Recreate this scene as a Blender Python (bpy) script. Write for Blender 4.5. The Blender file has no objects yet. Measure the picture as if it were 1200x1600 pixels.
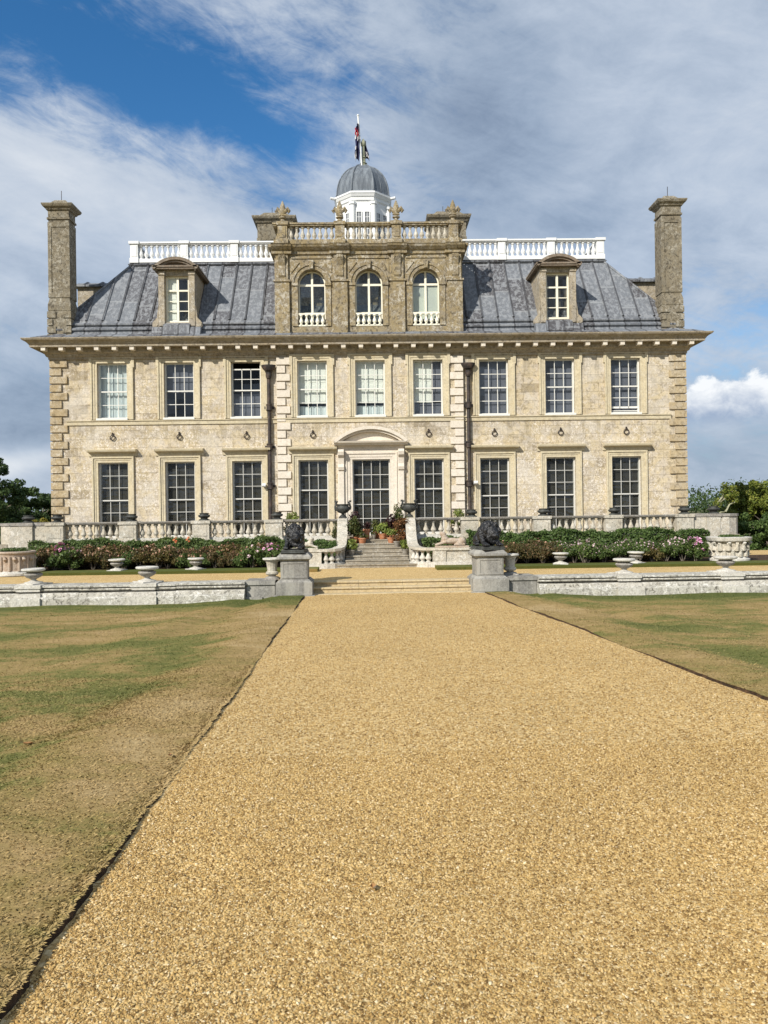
import bpy, bmesh, math, random
import numpy as np
from mathutils import Matrix, Vector
R = math.radians
S = bpy.context.scene
random.seed(11)
rng = np.random.default_rng(11)

# ------------------------------------------------------------------ camera
F = 1209.0; ROLL = 0.0135; PSI = R(0.9)
cam = bpy.data.objects.new('camera', bpy.data.cameras.new('camera'))
S.collection.objects.link(cam)
cam.data.sensor_fit = 'VERTICAL'; cam.data.sensor_height = 24
cam.data.lens = 24 * F / 1600
cam.data.clip_start = 0.05; cam.data.clip_end = 6000
cam.matrix_world = Matrix.Rotation(-PSI, 4, 'Z') @ Matrix.Rotation(R(90), 4, 'X') @ Matrix.Rotation(-ROLL, 4, 'Z')
S.camera = cam

def at(px, py, Y):
    """photo pixel (1200x1600) seen at depth Y -> world point (eye is the origin)"""
    u = px - 600; v = 800 - py
    a = (u * math.cos(ROLL) + v * math.sin(ROLL)) / F
    b = (-u * math.sin(ROLL) + v * math.cos(ROLL)) / F
    dx = a * math.cos(PSI) + math.sin(PSI); dy = -a * math.sin(PSI) + math.cos(PSI)
    return Vector((dx / dy * Y, Y, b / dy * Y))

# ------------------------------------------------------------------ light
S.view_settings.view_transform = 'Standard'
S.view_settings.look = 'None'
S.view_settings.exposure = 0.25
S.view_settings.gamma = 1
SUN = Vector((-0.9, -1.2, 1.05)).normalized()
EL = math.asin(SUN.z); AZ = math.atan2(SUN.x, SUN.y)
sun = bpy.data.objects.new('sun', bpy.data.lights.new('sun', 'SUN'))
S.collection.objects.link(sun)
sun.data.energy = 4.6; sun.data.angle = R(0.5); sun.data.color = (1, 0.95, 0.86)
sun.rotation_euler = SUN.to_track_quat('Z', 'Y').to_euler()

# ------------------------------------------------------------------ shader maths
class X:
    """a shader socket with arithmetic"""
    def __init__(s, nt, sock): s.nt = nt; s.s = sock
    def _m(s, op, *a, clamp=False):
        n = s.nt.nodes.new('ShaderNodeMath'); n.operation = op; n.use_clamp = clamp
        for i, q in enumerate((s,) + a):
            if isinstance(q, X): s.nt.links.new(q.s, n.inputs[i])
            else: n.inputs[i].default_value = q
        return X(s.nt, n.outputs[0])
    def __add__(s, o): return s._m('ADD', o)
    __radd__ = __add__
    def __sub__(s, o): return s._m('SUBTRACT', o)
    def __rsub__(s, o): return (s * -1) + o
    def __mul__(s, o): return s._m('MULTIPLY', o)
    __rmul__ = __mul__
    def __truediv__(s, o): return s._m('DIVIDE', o)
    def pow(s, o): return s._m('POWER', o)
    def exp(s): return s._m('EXPONENT')
    def clamp(s): return s._m('ADD', 0.0, clamp=True)
    def atan2(s, o): return s._m('ARCTAN2', o)
    def asin(s): return s._m('ARCSINE')
    def floor(s): return s._m('FLOOR')
    def frac(s): return s._m('FRACT')
    def gt(s, o): return s._m('GREATER_THAN', o)
    def step(s, a, b):
        n = s.nt.nodes.new('ShaderNodeMapRange'); n.interpolation_type = 'SMOOTHSTEP'
        s.nt.links.new(s.s, n.inputs[0]); n.inputs[1].default_value = a; n.inputs[2].default_value = b
        return X(s.nt, n.outputs[0])

class T:
    """node-tree helper"""
    def __init__(s, nt): s.nt = nt; s.L = nt.links.new
    def n(s, t): return s.nt.nodes.new('ShaderNode' + t)
    def put(s, sock, v):
        if isinstance(v, X): s.L(v.s, sock)
        elif isinstance(v, tuple) and len(v) == 3 and sock.type == 'RGBA': sock.default_value = (*v, 1)
        else: sock.default_value = v
    def pos(s): return X(s.nt, s.n('NewGeometry').outputs['Position'])
    def isl(s): return X(s.nt, s.n('NewGeometry').outputs['Random Per Island'])
    def objrand(s): return X(s.nt, s.n('ObjectInfo').outputs['Random'])
    def sep(s, v):
        n = s.n('SeparateXYZ'); s.L(v.s, n.inputs[0]); return [X(s.nt, o) for o in n.outputs]
    def comb(s, *a):
        n = s.n('CombineXYZ')
        for i, q in enumerate(a): s.put(n.inputs[i], q)
        return X(s.nt, n.outputs[0])
    def scl(s, v, sc):
        n = s.n('VectorMath'); n.operation = 'MULTIPLY'; s.L(v.s, n.inputs[0]); n.inputs[1].default_value = sc
        return X(s.nt, n.outputs[0])
    def noise(s, v, scale, detail=4, rough=.55, dist=0.0):
        n = s.n('TexNoise'); s.L(v.s, n.inputs['Vector'])
        n.inputs['Scale'].default_value = scale; n.inputs['Detail'].default_value = detail
        n.inputs['Roughness'].default_value = rough; n.inputs['Distortion'].default_value = dist
        return X(s.nt, n.outputs['Fac'])
    def voro(s, v, scale, feature='F1', rnd=1.0):
        n = s.n('TexVoronoi'); n.feature = feature; s.L(v.s, n.inputs['Vector'])
        n.inputs['Scale'].default_value = scale; n.inputs['Randomness'].default_value = rnd
        return X(s.nt, n.outputs['Distance']), (X(s.nt, n.outputs['Color']) if feature == 'F1' else None)
    def white(s, v):
        n = s.n('TexWhiteNoise'); s.L(v.s, n.inputs['Vector']); return X(s.nt, n.outputs['Value'])
    def ramp(s, f, stops):
        n = s.n('ValToRGB'); e = n.color_ramp.elements
        while len(e) < len(stops): e.new(0.5)
        for q, (p, c) in zip(e, stops): q.position = p; q.color = (*c, 1) if len(c) == 3 else c
        s.L(f.s, n.inputs[0]); return X(s.nt, n.outputs[0])
    def mix(s, f, a, b, mode='MIX'):
        n = s.n('Mix'); n.data_type = 'RGBA'; n.blend_type = mode
        s.put(n.inputs[0], f); s.put(n.inputs[6], a); s.put(n.inputs[7], b)
        return X(s.nt, n.outputs[2])
    def mul(s, a, f):            # colour times scalar socket
        return s.mix(1.0, a, s.comb(f, f, f), 'MULTIPLY')
    def bump(s, h, strength=.5, dist=.02):
        n = s.n('Bump'); n.inputs['Strength'].default_value = strength; n.inputs['Distance'].default_value = dist
        s.L(h.s, n.inputs['Height']); return X(s.nt, n.outputs[0])
    def brick(s, v, w, h, mortar=.008, off=.5, bias=0.0):
        n = s.n('TexBrick'); s.L(v.s, n.inputs['Vector']); n.offset = off
        n.inputs['Color1'].default_value = (0, 0, 0, 1); n.inputs['Color2'].default_value = (1, 1, 1, 1)
        n.inputs['Mortar'].default_value = (.5, .5, .5, 1)
        n.inputs['Scale'].default_value = 1; n.inputs['Mortar Size'].default_value = mortar
        n.inputs['Brick Width'].default_value = w; n.inputs['Row Height'].default_value = h
        n.inputs['Bias'].default_value = bias
        return X(s.nt, n.outputs['Color']), X(s.nt, n.outputs['Fac'])

def material(name, fn):
    m = bpy.data.materials.new(name); m.use_nodes = True
    nt = m.node_tree; nt.nodes.clear(); t = T(nt)
    out = t.n('OutputMaterial'); b = t.n('BsdfPrincipled'); t.L(b.outputs[0], out.inputs[0])
    b.inputs['Specular IOR Level'].default_value = .3
    r = fn(t) or {}
    for k, v in r.items():
        if k == 'shader': t.L(v, out.inputs[0])
        else: t.put(b.inputs[{'col': 'Base Color', 'rough': 'Roughness', 'nor': 'Normal', 'metal': 'Metallic', 'spec': 'Specular IOR Level', 'trans': 'Transmission Weight', 'sss': 'Subsurface Weight'}[k]], v)
    return m

# ------------------------------------------------------------------ sky
W_ = bpy.data.worlds.new('World'); S.world = W_; W_.use_nodes = True
def make_world():
    nt = W_.node_tree; nt.nodes.clear(); t = T(nt)
    out = t.n('OutputWorld'); bg = t.n('Background'); t.L(bg.outputs[0], out.inputs[0])
    K = 0.10
    bg.inputs[1].default_value = K
    sky = t.n('TexSky'); sky.sky_type = 'NISHITA'; sky.sun_disc = False
    sky.sun_elevation = EL; sky.sun_rotation = AZ
    sky.air_density = 1.0; sky.dust_density = .4; sky.ozone_density = 2.5
    hs = t.n('HueSaturation'); hs.inputs['Saturation'].default_value = 1.32; hs.inputs['Value'].default_value = 1.18
    t.L(sky.outputs[0], hs.inputs['Color'])
    d = X(nt, t.n('TexCoord').outputs['Generated'])
    x, y, z = t.sep(d)
    az = x.atan2(y); el = z.asin()
    def blob(px, py, sx, sy, rot=0.0):
        a0 = math.atan2(px - 581, F); e0 = math.atan2((800 - py) * math.cos(a0), F)
        sx, sy = sx / F, sy / F
        da = az - a0; de = el - e0; c, s_ = math.cos(R(rot)), math.sin(R(rot))
        p = (da * c + de * s_) * (1 / sx); q = (de * c - da * s_) * (1 / sy)
        return ((p * p + q * q) * -1.0).exp()
    v = t.scl(d, (1, 1, 1.9))
    # slanted coordinates make the streaks run down to the right
    vs = t.comb(x + z * .7, y, z * 2.4 + x * .55)
    n1 = t.noise(v, 3.1, 9, .58, .35)
    n2 = t.noise(vs, 4.2, 10, .62, .5)
    n3 = t.noise(v, 9.0, 9, .66, .4)
    n4 = t.noise(vs, 17.0, 9, .70, .8)
    cover = n1 * .36 + n2 * .28 + n3 * .42 + (n4 - .5) * .34
    edge = (n3 - .5) * 1.0 + (n2 - .5) * .6
    n5 = t.noise(t.scl(d, (1, 1, 1.25)), 30.0, 6, .60, .25)
    puff = (n5 - .5) * 1.5 + (n3 - .5) * .8
    cu = (blob(1150, 636, 78, 50) + blob(1085, 655, 40, 26) * .5 + puff * .62).step(.44, .60) * (el * -F + (800 - 676)).step(16.0, -26.0)
    cover = (cover + .125
             - blob(225, 108, 350, 108, -8) * .35 - blob(410, 200, 170, 38, -16) * .13 - blob(10, 150, 120, 40, -10) * .07
             + blob(140, 292, 320, 80, -14) * .24 + blob(820, 170, 420, 210) * .16
             + blob(1120, 250, 300, 170) * .12 + blob(60, 430, 220, 150) * .13 - blob(1130, 530, 170, 50) * .05
             + blob(30, 725, 90, 28, 12) * .12 + blob(30, 640, 140, 60) * .08)
    mask = cover.step(.40, .72)
    # cloud colour: slate base to bright crown
    lum = (-.02 + n2 * .52 + n3 * .52 + n1 * .25 - .10 + (n4 - .5) * .12
           + blob(150, 275, 290, 75, -14) * .26 + blob(470, 30, 190, 60) * .06 + blob(1010, 120, 300, 120) * .02 + blob(1080, 300, 220, 200) * .06 + blob(60, 430, 200, 90) * .05
           - blob(770, 190, 140, 70) * .20 - blob(840, 310, 190, 80, -10) * .10
           - blob(40, 640, 150, 60) * .24 + blob(40, 715, 80, 18, 12) * .40 - blob(1150, 710, 170, 60) * .08
           - blob(160, 385, 45, 30) * .12 - blob(930, 340, 60, 40) * .10 - blob(60, 60, 160, 60) * .06)
    cl = t.ramp(lum, [(.18, (1.7, 2.25, 3.2)), (.40, (3.0, 3.7, 4.75)), (.60, (4.4, 5.05, 6.0)), (.92, (6.5, 6.85, 7.3))])
    low = (el * -1 + .21).step(0.0, .19)
    base = t.mix(low * .75, X(nt, hs.outputs[0]), (1.35, 2.15, 3.75))
    col = t.mix(mask * .93, base, cl)
    top = ((n5 - .5) * .9 + n3 * .5 + .22 + (el * F - 140.0) * .0075)
    col = t.mix(cu * .95, col, t.ramp(top, [(.25, (2.6, 3.4, 4.9)), (.50, (5.6, 6.1, 6.9)), (.72, (8.2, 8.4, 8.6))]))
    t.L(col.s, bg.inputs[0])
make_world()

# ------------------------------------------------------------------ materials
def stone(name, c1, c2, c3, speck=(.75, .72, .62), speck_amt=.5, dark=(.2, .16, .1), dark_amt=.35, block=None, scale=1.0, stain=None, bumpd=.02, cover=.5, fleck=.5):
    """weathered stone: broad tone, pale lichen rosettes, dark crust and fine flecks"""
    def fn(t):
        p = t.pos(); x, y, z = t.sep(p)
        big = t.noise(p, .42 * scale, 5, .6, .3)
        patch = t.noise(t.scl(p, (1, 1, .8)), .75 * scale, 6, .62, .5)
        mid = t.noise(p, 2.6 * scale, 7, .66, .2)
        fine = t.noise(p, 13 * scale, 5, .7)
        crust = t.noise(t.comb(x + 7.3, y + 1.7, z * .9), 6.5 * scale, 8, .72, .7)
        col = t.mix(big.step(.40, .60), c1, c2)
        col = t.mix(mid.step(.44, .60), col, c3)
        if block:
            w, hh = block
            bc, bf = t.brick(t.comb(x + y * 1.0, z, 0.0), w, hh, .006)
            br = t.sep(bc)[0]
            bl = t.white(t.comb((x * (1 / w) + (z * (1 / hh)).floor() * .5).floor(), (z * (1 / hh)).floor(), 3.0))
            col = t.mul(col, br * .16 + .90)
            col = t.mix(bl.gt(.90) * .45, col, dark)
        ls = t.noise(t.comb(x, y + 5.1, z + mid * .3), (8.5 if block else 4.6) * scale, 8, .70, .9)
        where = (patch + (z * -.022 + .06 if block else 0.0)).step(cover - .07, cover + .09)
        spot = ls.step(.515, .555) * (where * .85 + .15)
        col = t.mix(spot * speck_amt, col, speck)
        grime = crust.step(.50, .60) * ((where * -.55) + 1.0)
        col = t.mix(grime * dark_amt, col, dark)
        pit = t.noise(p, 21 * scale, 4, .75).step(.54, .62)
        col = t.mix(pit * fleck * (where * .7 + .3), col, dark)
        col = t.mul(col, fine * .7 + .65)
        h = fine + mid * .6 + crust * .5
        if block:
            col = t.mix(bf * .42, col, dark); h = h - bf * .8
            gw = t.noise(t.comb(x + 11.0, y, z * 1.2), .55, 6, .62, .7)
            col = t.mix(gw.step(.49, .60) * .42, col, t.mul((.60, .555, .485), fine * .9 + .55))
            drip = t.noise(t.scl(p, (4.5, 4.5, .35)), 1.0, 6, .65).step(.50, .60)
            zone = (z.step(2.7, 3.84) * ((z - 3.84).gt(0.0) * -1 + 1)) + z.step(5.2, 6.5) + (z.step(-1.0, .6) * -1 + 1) * .7
            col = t.mix(drip * zone * .38, col, (.20, .165, .11))
        if stain:
            st = t.noise(t.scl(p, (3.2, 3.2, .30)), 1.0, 6, .65).step(.46, .62)
            col = t.mix(st * stain[1], col, stain[0])
        return dict(col=col, rough=.92, nor=t.bump(h, .6, bumpd), spec=.12)
    return material(name, fn)

M = {}
M['wall'] = stone('facade_limestone', (.515, .425, .28), (.575, .485, .335), (.51, .445, .355), speck=(.725, .66, .57), speck_amt=.86, dark=(.19, .15, .095), dark_amt=.58, block=(.92, .36), cover=.45, fleck=.9)
M['dressed'] = stone('dressed_limestone', (.54, .465, .315), (.585, .515, .365), (.53, .465, .335), speck_amt=.2, dark_amt=.28, dark=(.25, .19, .11), bumpd=.008, cover=.55, fleck=.25)
M['quoin'] = stone('quoin_stone', (.38, .295, .175), (.45, .36, .225), (.42, .35, .245), speck=(.66, .60, .49), speck_amt=.65, dark=(.15, .115, .07), dark_amt=.55)
M['pink'] = stone('pale_portland_stone', (.66, .59, .50), (.69, .63, .54), (.64, .575, .48), speck_amt=.1, dark_amt=.16, dark=(.36, .30, .23), bumpd=.008, fleck=.15)
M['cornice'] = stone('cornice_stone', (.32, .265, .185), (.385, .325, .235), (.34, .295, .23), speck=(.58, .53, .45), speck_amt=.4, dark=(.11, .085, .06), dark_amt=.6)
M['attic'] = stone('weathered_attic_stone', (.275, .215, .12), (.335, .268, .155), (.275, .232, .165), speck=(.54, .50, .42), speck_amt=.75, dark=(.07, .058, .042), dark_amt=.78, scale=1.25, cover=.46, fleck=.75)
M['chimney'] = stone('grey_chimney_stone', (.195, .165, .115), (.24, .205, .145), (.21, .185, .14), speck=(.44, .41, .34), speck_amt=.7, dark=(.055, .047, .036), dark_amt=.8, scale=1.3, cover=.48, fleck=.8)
M['threshold'] = stone('warm_threshold_stone', (.50, .395, .225), (.56, .45, .265), (.50, .40, .25), speck=(.62, .53, .37), speck_amt=.3, dark=(.20, .145, .08), dark_amt=.5, scale=2.0, fleck=.3)
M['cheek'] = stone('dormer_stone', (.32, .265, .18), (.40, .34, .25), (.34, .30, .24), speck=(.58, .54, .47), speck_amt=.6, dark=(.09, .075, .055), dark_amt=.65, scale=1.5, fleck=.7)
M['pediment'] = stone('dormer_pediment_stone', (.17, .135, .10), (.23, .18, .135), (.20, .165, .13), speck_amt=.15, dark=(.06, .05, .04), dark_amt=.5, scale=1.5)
M['terrace'] = stone('lichened_terrace_stone', (.48, .43, .34), (.56, .51, .42), (.46, .43, .36), speck=(.72, .69, .62), speck_amt=.75, dark=(.17, .15, .12), dark_amt=.6, scale=1.8, fleck=.6)
M['coping'] = stone('grey_coping_stone', (.27, .245, .21), (.33, .305, .265), (.29, .275, .25), speck=(.58, .55, .50), speck_amt=.5, dark=(.10, .09, .08), dark_amt=.6, scale=2)
M['pale'] = stone('white_lichened_stone', (.56, .53, .465), (.63, .60, .53), (.52, .495, .44), speck=(.74, .72, .67), speck_amt=.6, dark=(.20, .18, .15), dark_amt=.5, scale=2.4, fleck=.5)
M['parapet'] = stone('mossy_parapet_stone', (.44, .415, .35), (.52, .495, .43), (.41, .39, .34), speck=(.71, .69, .63), speck_amt=.85, dark=(.085, .075, .06), dark_amt=.85, scale=1.7, cover=.47, fleck=.75)
M['grey'] = stone('grey_pedestal_stone', (.215, .205, .185), (.265, .255, .23), (.24, .23, .21), speck=(.45, .44, .40), speck_amt=.5, dark=(.11, .105, .095), dark_amt=.6, scale=2.4, stain=((.45, .43, .375), .5), bumpd=.012)
M['step'] = stone('worn_step_stone', (.29, .25, .185), (.35, .305, .235), (.28, .25, .20), speck=(.60, .56, .48), speck_amt=.5, dark=(.13, .11, .08), dark_amt=.65, scale=2.0)
M['rose_stone'] = stone('rose_sandstone', (.40, .305, .225), (.46, .37, .29), (.42, .355, .29), speck=(.64, .58, .50), speck_amt=.4, dark=(.16, .11, .08), dark_amt=.5, scale=2.4)

def lead_fn(t):
    p = t.pos(); x, y, z = t.sep(p)
    cell = (x + 40) * (1 / .68)
    ci = cell.floor()
    off = t.white(t.comb(ci, 3.0, 0.0))
    rowi = (z * .55 + off * 3).floor()
    rnd = t.white(t.comb(ci, rowi, 1.0))
    streak = t.noise(t.scl(p, (7, 7, .55)), 1.0, 7, .7)
    mot = t.noise(p, 3.6, 9, .72, .4)
    fine = t.noise(p, 16, 4, .7)
    col = t.mix(rnd.step(.25, .75), (.080, .078, .084), (.152, .163, .180))
    col = t.mix(streak.step(.49, .56) * .66, col, (.275, .285, .30))
    col = t.mix(mot.step(.53, .61) * .24, col, (.065, .062, .068))
    col = t.mix(t.noise(p, 9, 6, .72, .5).step(.52, .57) * .5, col, (.225, .24, .26))
    xf = cell.frac(); seam = ((xf - .5)._m('ABSOLUTE')).step(.43, .465)
    rf = (z * .55 + off * 3).frac()
    lap = (rf * -1 + 1).step(.95, .97)
    col = t.mix(lap * .6, col, (.28, .29, .30))
    col = t.mix(seam * .75, col, (.04, .04, .045))
    return dict(col=col, rough=.62, nor=t.bump(fine + mot, .5, .03), spec=.25)
M['lead'] = material('weathered_lead', lead_fn)
def lead2_fn(t):
    p = t.pos()
    streak = t.noise(t.scl(p, (6, 6, .5)), 1.0, 7, .7)
    col = t.mix(streak.step(.38, .66), (.10, .115, .135), (.20, .225, .25))
    col = t.mix(t.noise(p, 5, 8, .7).step(.56, .66) * .4, col, (.11, .11, .12))
    return dict(col=col, rough=.5, nor=t.bump(streak, .2, .01), spec=.35)
M['dome_lead'] = material('dome_lead', lead2_fn)

def paint(name, c, var=.08, rough=.45):
    def fn(t):
        p = t.pos(); n = t.noise(p, 3, 6, .65); s = t.noise(t.scl(p, (9, 9, 1)), 1, 5, .6).step(.56, .75)
        col = t.mul(t.mix(s * .34, c, tuple(q * .62 for q in c)), n * var * 2 + 1 - var)
        return dict(col=col, rough=rough, nor=t.bump(t.noise(p, 30, 3), .1, .003))
    return material(name, fn)
M['white'] = paint('white_paint', (.74, .745, .735))
M['cream'] = paint('cream_paint', (.80, .765, .63))
M['sash'] = paint('off_white_sash_paint', (.70, .69, .64))
M['aged_sash'] = paint('aged_grey_sash_paint', (.58, .57, .53))
M['blind'] = paint('white_shutter_paint', (.80, .815, .77), .05)
M['net'] = paint('pale_net_curtain', (.60, .66, .68), .25)
M['grey_blind'] = paint('grey_blue_blind', (.125, .132, .165), .2, .8)
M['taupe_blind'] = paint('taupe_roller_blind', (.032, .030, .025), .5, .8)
M['room_shade'] = paint('room_shade_paint', (.075, .068, .052), .1, .9)  # dark colour stands in for the unlit rooms behind the panes
M['iron'] = material('rusty_black_iron', lambda t: dict(col=t.mix(t.noise(t.pos(), 4, 7, .7).step(.45, .65), (.028, .023, .022), (.085, .058, .045)), rough=.6, spec=.4))
M['iron_light'] = paint('white_lamp_housing', (.72, .72, .72))
def bronze_fn(t):
    p = t.pos(); n = t.noise(p, 7, 8, .7); q = t.noise(p, 30, 5, .7)
    col = t.mix(n.step(.5, .7), (.010, .010, .011), (.030, .031, .034))
    return dict(col=col, rough=.42, spec=.55, nor=t.bump(q + n, .8, .02))
M['bronze'] = material('black_bronze', bronze_fn)
def bronze2_fn(t):
    p = t.pos(); n = t.noise(p, 6, 8, .7)
    return dict(col=t.mix(n.step(.42, .66), (.030, .031, .028), (.085, .09, .08)), rough=.6, spec=.4, nor=t.bump(t.noise(p, 40, 5), .4, .01))
M['dull_bronze'] = material('dull_green_bronze', bronze2_fn)
def glass_fn(t):
    p = t.pos()
    wv = t.noise(t.scl(p, (1, 1, 2.2)), 2.2, 3, .5, .6)
    x, y, z = t.sep(p)
    pane = t.white(t.comb((x * 2.4).floor(), (z * 1.62).floor(), 0.0))
    nor = t.bump(wv * .5 + t.noise(p, 6, 3) * .10, .55, .05)
    inc = X(t.nt, t.n('NewGeometry').outputs['Incoming'])
    dn = t.n('VectorMath'); dn.operation = 'DOT_PRODUCT'; t.L(inc.s, dn.inputs[0]); t.L(nor.s, dn.inputs[1])
    cs = X(t.nt, dn.outputs['Value'])._m('ABSOLUTE')
    f = (((cs * -1 + 1).clamp().pow(5.0) * .9 + .055) * (pane * 1.3 + .4)).clamp()
    tr = t.n('BsdfTransparent'); tr.inputs[0].default_value = (.86, .88, .86, 1)
    gl = t.n('BsdfGlossy'); gl.inputs['Roughness'].default_value = .02; t.L(nor.s, gl.inputs['Normal'])
    mx = t.n('MixShader'); t.L(f.s, mx.inputs[0]); t.L(tr.outputs[0], mx.inputs[1]); t.L(gl.outputs[0], mx.inputs[2])
    return dict(shader=mx.outputs[0])
M['glass'] = material('old_window_glass', glass_fn)

def gravel_fn(t):
    p = t.pos(); x, y, z = t.sep(p)
    v = t.comb(x, y, 0.0)
    d1, c1 = t.voro(v, 62)
    d2, c2 = t.voro(v, 26)
    r1 = t.sep(c1)[0]; r2 = t.sep(c2)[1]
    big = t.noise(v, .55, 5, .6); mid = t.noise(v, 3.5, 5, .6)
    col = t.ramp(r1 * .75 + r2 * .25, [(.10, (.30, .182, .066)), (.36, (.525, .352, .142)), (.62, (.64, .46, .212)), (.9, (.74, .59, .33))])
    col = t.mul(col, big * .30 + mid * .34 + .68)
    gap = d1.step(.42, .85)
    col = t.mix(gap * .45, col, (.23, .14, .055))
    h = (d1 * -1.0 + 1) * .8 + r1 * .4
    return dict(col=col, rough=.9, nor=t.bump(h, .22, .006), spec=.1)
M['gravel'] = material('golden_gravel', gravel_fn)
M['pebble'] = material('golden_pebble', lambda t: dict(col=t.mul(t.ramp(t.isl(), [(.04, (.15, .085, .028)), (.30, (.36, .225, .078)), (.64, (.51, .345, .132)), (.94, (.62, .455, .22)), (1, (.70, .58, .38))]), t.noise(t.pos(), .8, 4) * .4 + .80), rough=.85, spec=.2))

def grass_cols(t, p):
    x, y, z = t.sep(p)
    g = x * .9994 + y * .0349          # across the drive
    h = y * .9994 - x * .0349
    v = t.comb(g * .34, h * .55, 0.0)
    a = t.noise(v, .55, 6, .62, .5); b = t.noise(t.comb(g * 1.0, h * 1.6, 0.0), 1.1, 7, .68, .4)
    c = t.noise(p, 7, 6, .7)
    edge = ((g + 1.1) * -1).step(0.0, 1.5) * ((g - 3.6).step(0.0, 1.3) * -1 + 1)
    e = (g - 1.28)._m('ABSOLUTE') - 2.36                # distance outside the drive's edge
    strip = (e * -1 + 1.4).step(0.0, 1.1)               # drier by the drive
    green_wall = (h - 17.6).step(0.0, 2.0)              # greener under the parapet
    brown_band = ((h - 15.6) * (h - 15.6) * -.45).exp()
    f = (a - .5) * 1.05 + (b - .5) * .60 + (c - .5) * .35 + .530 + strip * .140 - green_wall * .20 + brown_band * .13
    col = t.ramp(f, [(.34, (.092, .108, .028)), (.50, (.165, .160, .048)), (.60, (.275, .203, .076)), (.72, (.355, .248, .108)), (.88, (.44, .325, .165))])
    return col, c
def turf_fn(t):
    p = t.pos(); col, c = grass_cols(t, p)
    x, y, z = t.sep(p)
    fib = t.noise(t.comb(x * 1.0, y * 2.6, 0.0), 22, 6, .72)
    col = t.mul(col, fib * 1.3 + .33)
    return dict(col=col, rough=.95, nor=t.bump(fib + c, .45, .02), spec=.1)
M['turf'] = material('dry_lawn_turf', turf_fn)
def blade_fn(t):
    p = t.pos(); col, c = grass_cols(t, p)
    col = t.mix((t.isl() * .8).gt(.5), t.mul(col, t.isl() * .7 + .72), t.mix(.26, col, (.47, .355, .185)))
    return dict(col=col, rough=.8, spec=.15)
M['blade'] = material('grass_blade', blade_fn)
M['soil'] = material('dark_cut_soil', lambda t: dict(col=t.mix(t.noise(t.pos(), 12, 7, .7).step(.4, .7), (.035, .020, .010), (.13, .072, .034)), rough=.95, nor=t.bump(t.noise(t.pos(), 30, 6, .7), 1, .03)))
M['field'] = material('far_meadow', lambda t: dict(col=t.mix(t.noise(t.pos(), .05, 6).step(.4, .6), (.09, .095, .03), (.17, .15, .06)), rough=.95))

def leaf(name, a, b, c, tr=.25):
    def fn(t):
        i = t.isl(); n = t.noise(t.pos(), 1.3, 4)
        col = t.ramp(i * .6 + n * .4, [(.2, a), (.5, b), (.8, c)])
        bs = t.nt.nodes['Principled BSDF']
        t.put(bs.inputs['Base Color'], col); bs.inputs['Roughness'].default_value = .5
        bs.inputs['Specular IOR Level'].default_value = .25
        tl = t.n('BsdfTranslucent'); t.L(col.s, tl.inputs[0])
        mx = t.n('MixShader'); mx.inputs[0].default_value = tr
        t.L(bs.outputs[0], mx.inputs[1]); t.L(tl.outputs[0], mx.inputs[2])
        return dict(shader=mx.outputs[0])
    return material(name, fn)
M['leaf_hedge'] = leaf('hedge_leaf', (.036, .066, .016), (.072, .120, .030), (.125, .180, .052))
M['leaf_hedge_light'] = leaf('light_hedge_leaf', (.045, .075, .018), (.085, .130, .034), (.150, .200, .065))
M['leaf_rose'] = leaf('bronzed_rose_leaf', (.040, .050, .016), (.105, .090, .034), (.205, .125, .060))
M['leaf_olive'] = leaf('olive_rose_leaf', (.050, .056, .016), (.120, .098, .030), (.185, .135, .050))
M['leaf_dahlia'] = leaf('dahlia_leaf', (.045, .072, .020), (.085, .13, .034), (.15, .20, .06))
M['leaf_tree'] = leaf('dark_tree_leaf', (.030, .054, .018), (.060, .098, .030), (.10, .145, .046))
M['leaf_laurel'] = leaf('sunny_bay_leaf', (.085, .125, .020), (.165, .205, .036), (.28, .285, .060))
M['leaf_yellow'] = leaf('golden_shrub_leaf', (.15, .14, .02), (.24, .21, .03), (.32, .27, .05))
M['leaf_bright'] = leaf('bright_pot_leaf', (.11, .15, .03), (.20, .25, .05), (.32, .36, .10))
M['leaf_pot'] = leaf('pot_plant_leaf', (.035, .055, .015), (.085, .105, .030), (.16, .15, .05))
M['leaf_purple'] = leaf('purple_succulent_leaf', (.022, .010, .012), (.045, .020, .020), (.075, .035, .030))
M['leaf_russet'] = leaf('russet_pot_leaf', (.06, .05, .018), (.16, .08, .03), (.26, .12, .05))
def petal(name, a, b, c):
    return material(name, lambda t: dict(col=t.ramp(t.isl(), [(.1, a), (.5, b), (.9, c)]), rough=.6, spec=.2))
M['petal_peach'] = petal('peach_rose_petal', (.34, .15, .08), (.48, .27, .17), (.58, .42, .32))
M['petal_pink'] = petal('pink_dahlia_petal', (.46, .12, .28), (.60, .28, .42), (.72, .56, .64))
M['petal_pale'] = petal('pale_pink_petal', (.52, .32, .36), (.64, .46, .48), (.72, .64, .62))
M['petal_orange'] = petal('orange_petal', (.55, .10, .05), (.60, .18, .08), (.60, .30, .12))
M['bark'] = material('grey_bark', lambda t: dict(col=t.mix(t.noise(t.pos(), 8, 6).step(.4, .6), (.10, .08, .06), (.22, .19, .15)), rough=.9))
M['lichen_bark'] = material('pale_lichen_bark', lambda t: dict(col=t.mix(t.noise(t.pos(), 8, 6).step(.4, .6), (.20, .20, .12), (.36, .36, .24)), rough=.9))
M['terracotta'] = material('terracotta', lambda t: dict(col=t.mix(t.noise(t.pos(), 9, 6).step(.4, .7), (.42, .165, .075), (.52, .27, .16)), rough=.85))
M['grey_pot'] = material('grey_clay', lambda t: dict(col=t.mix(t.noise(t.pos(), 9, 6).step(.4, .7), (.20, .18, .15), (.34, .31, .26)), rough=.85))
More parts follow.
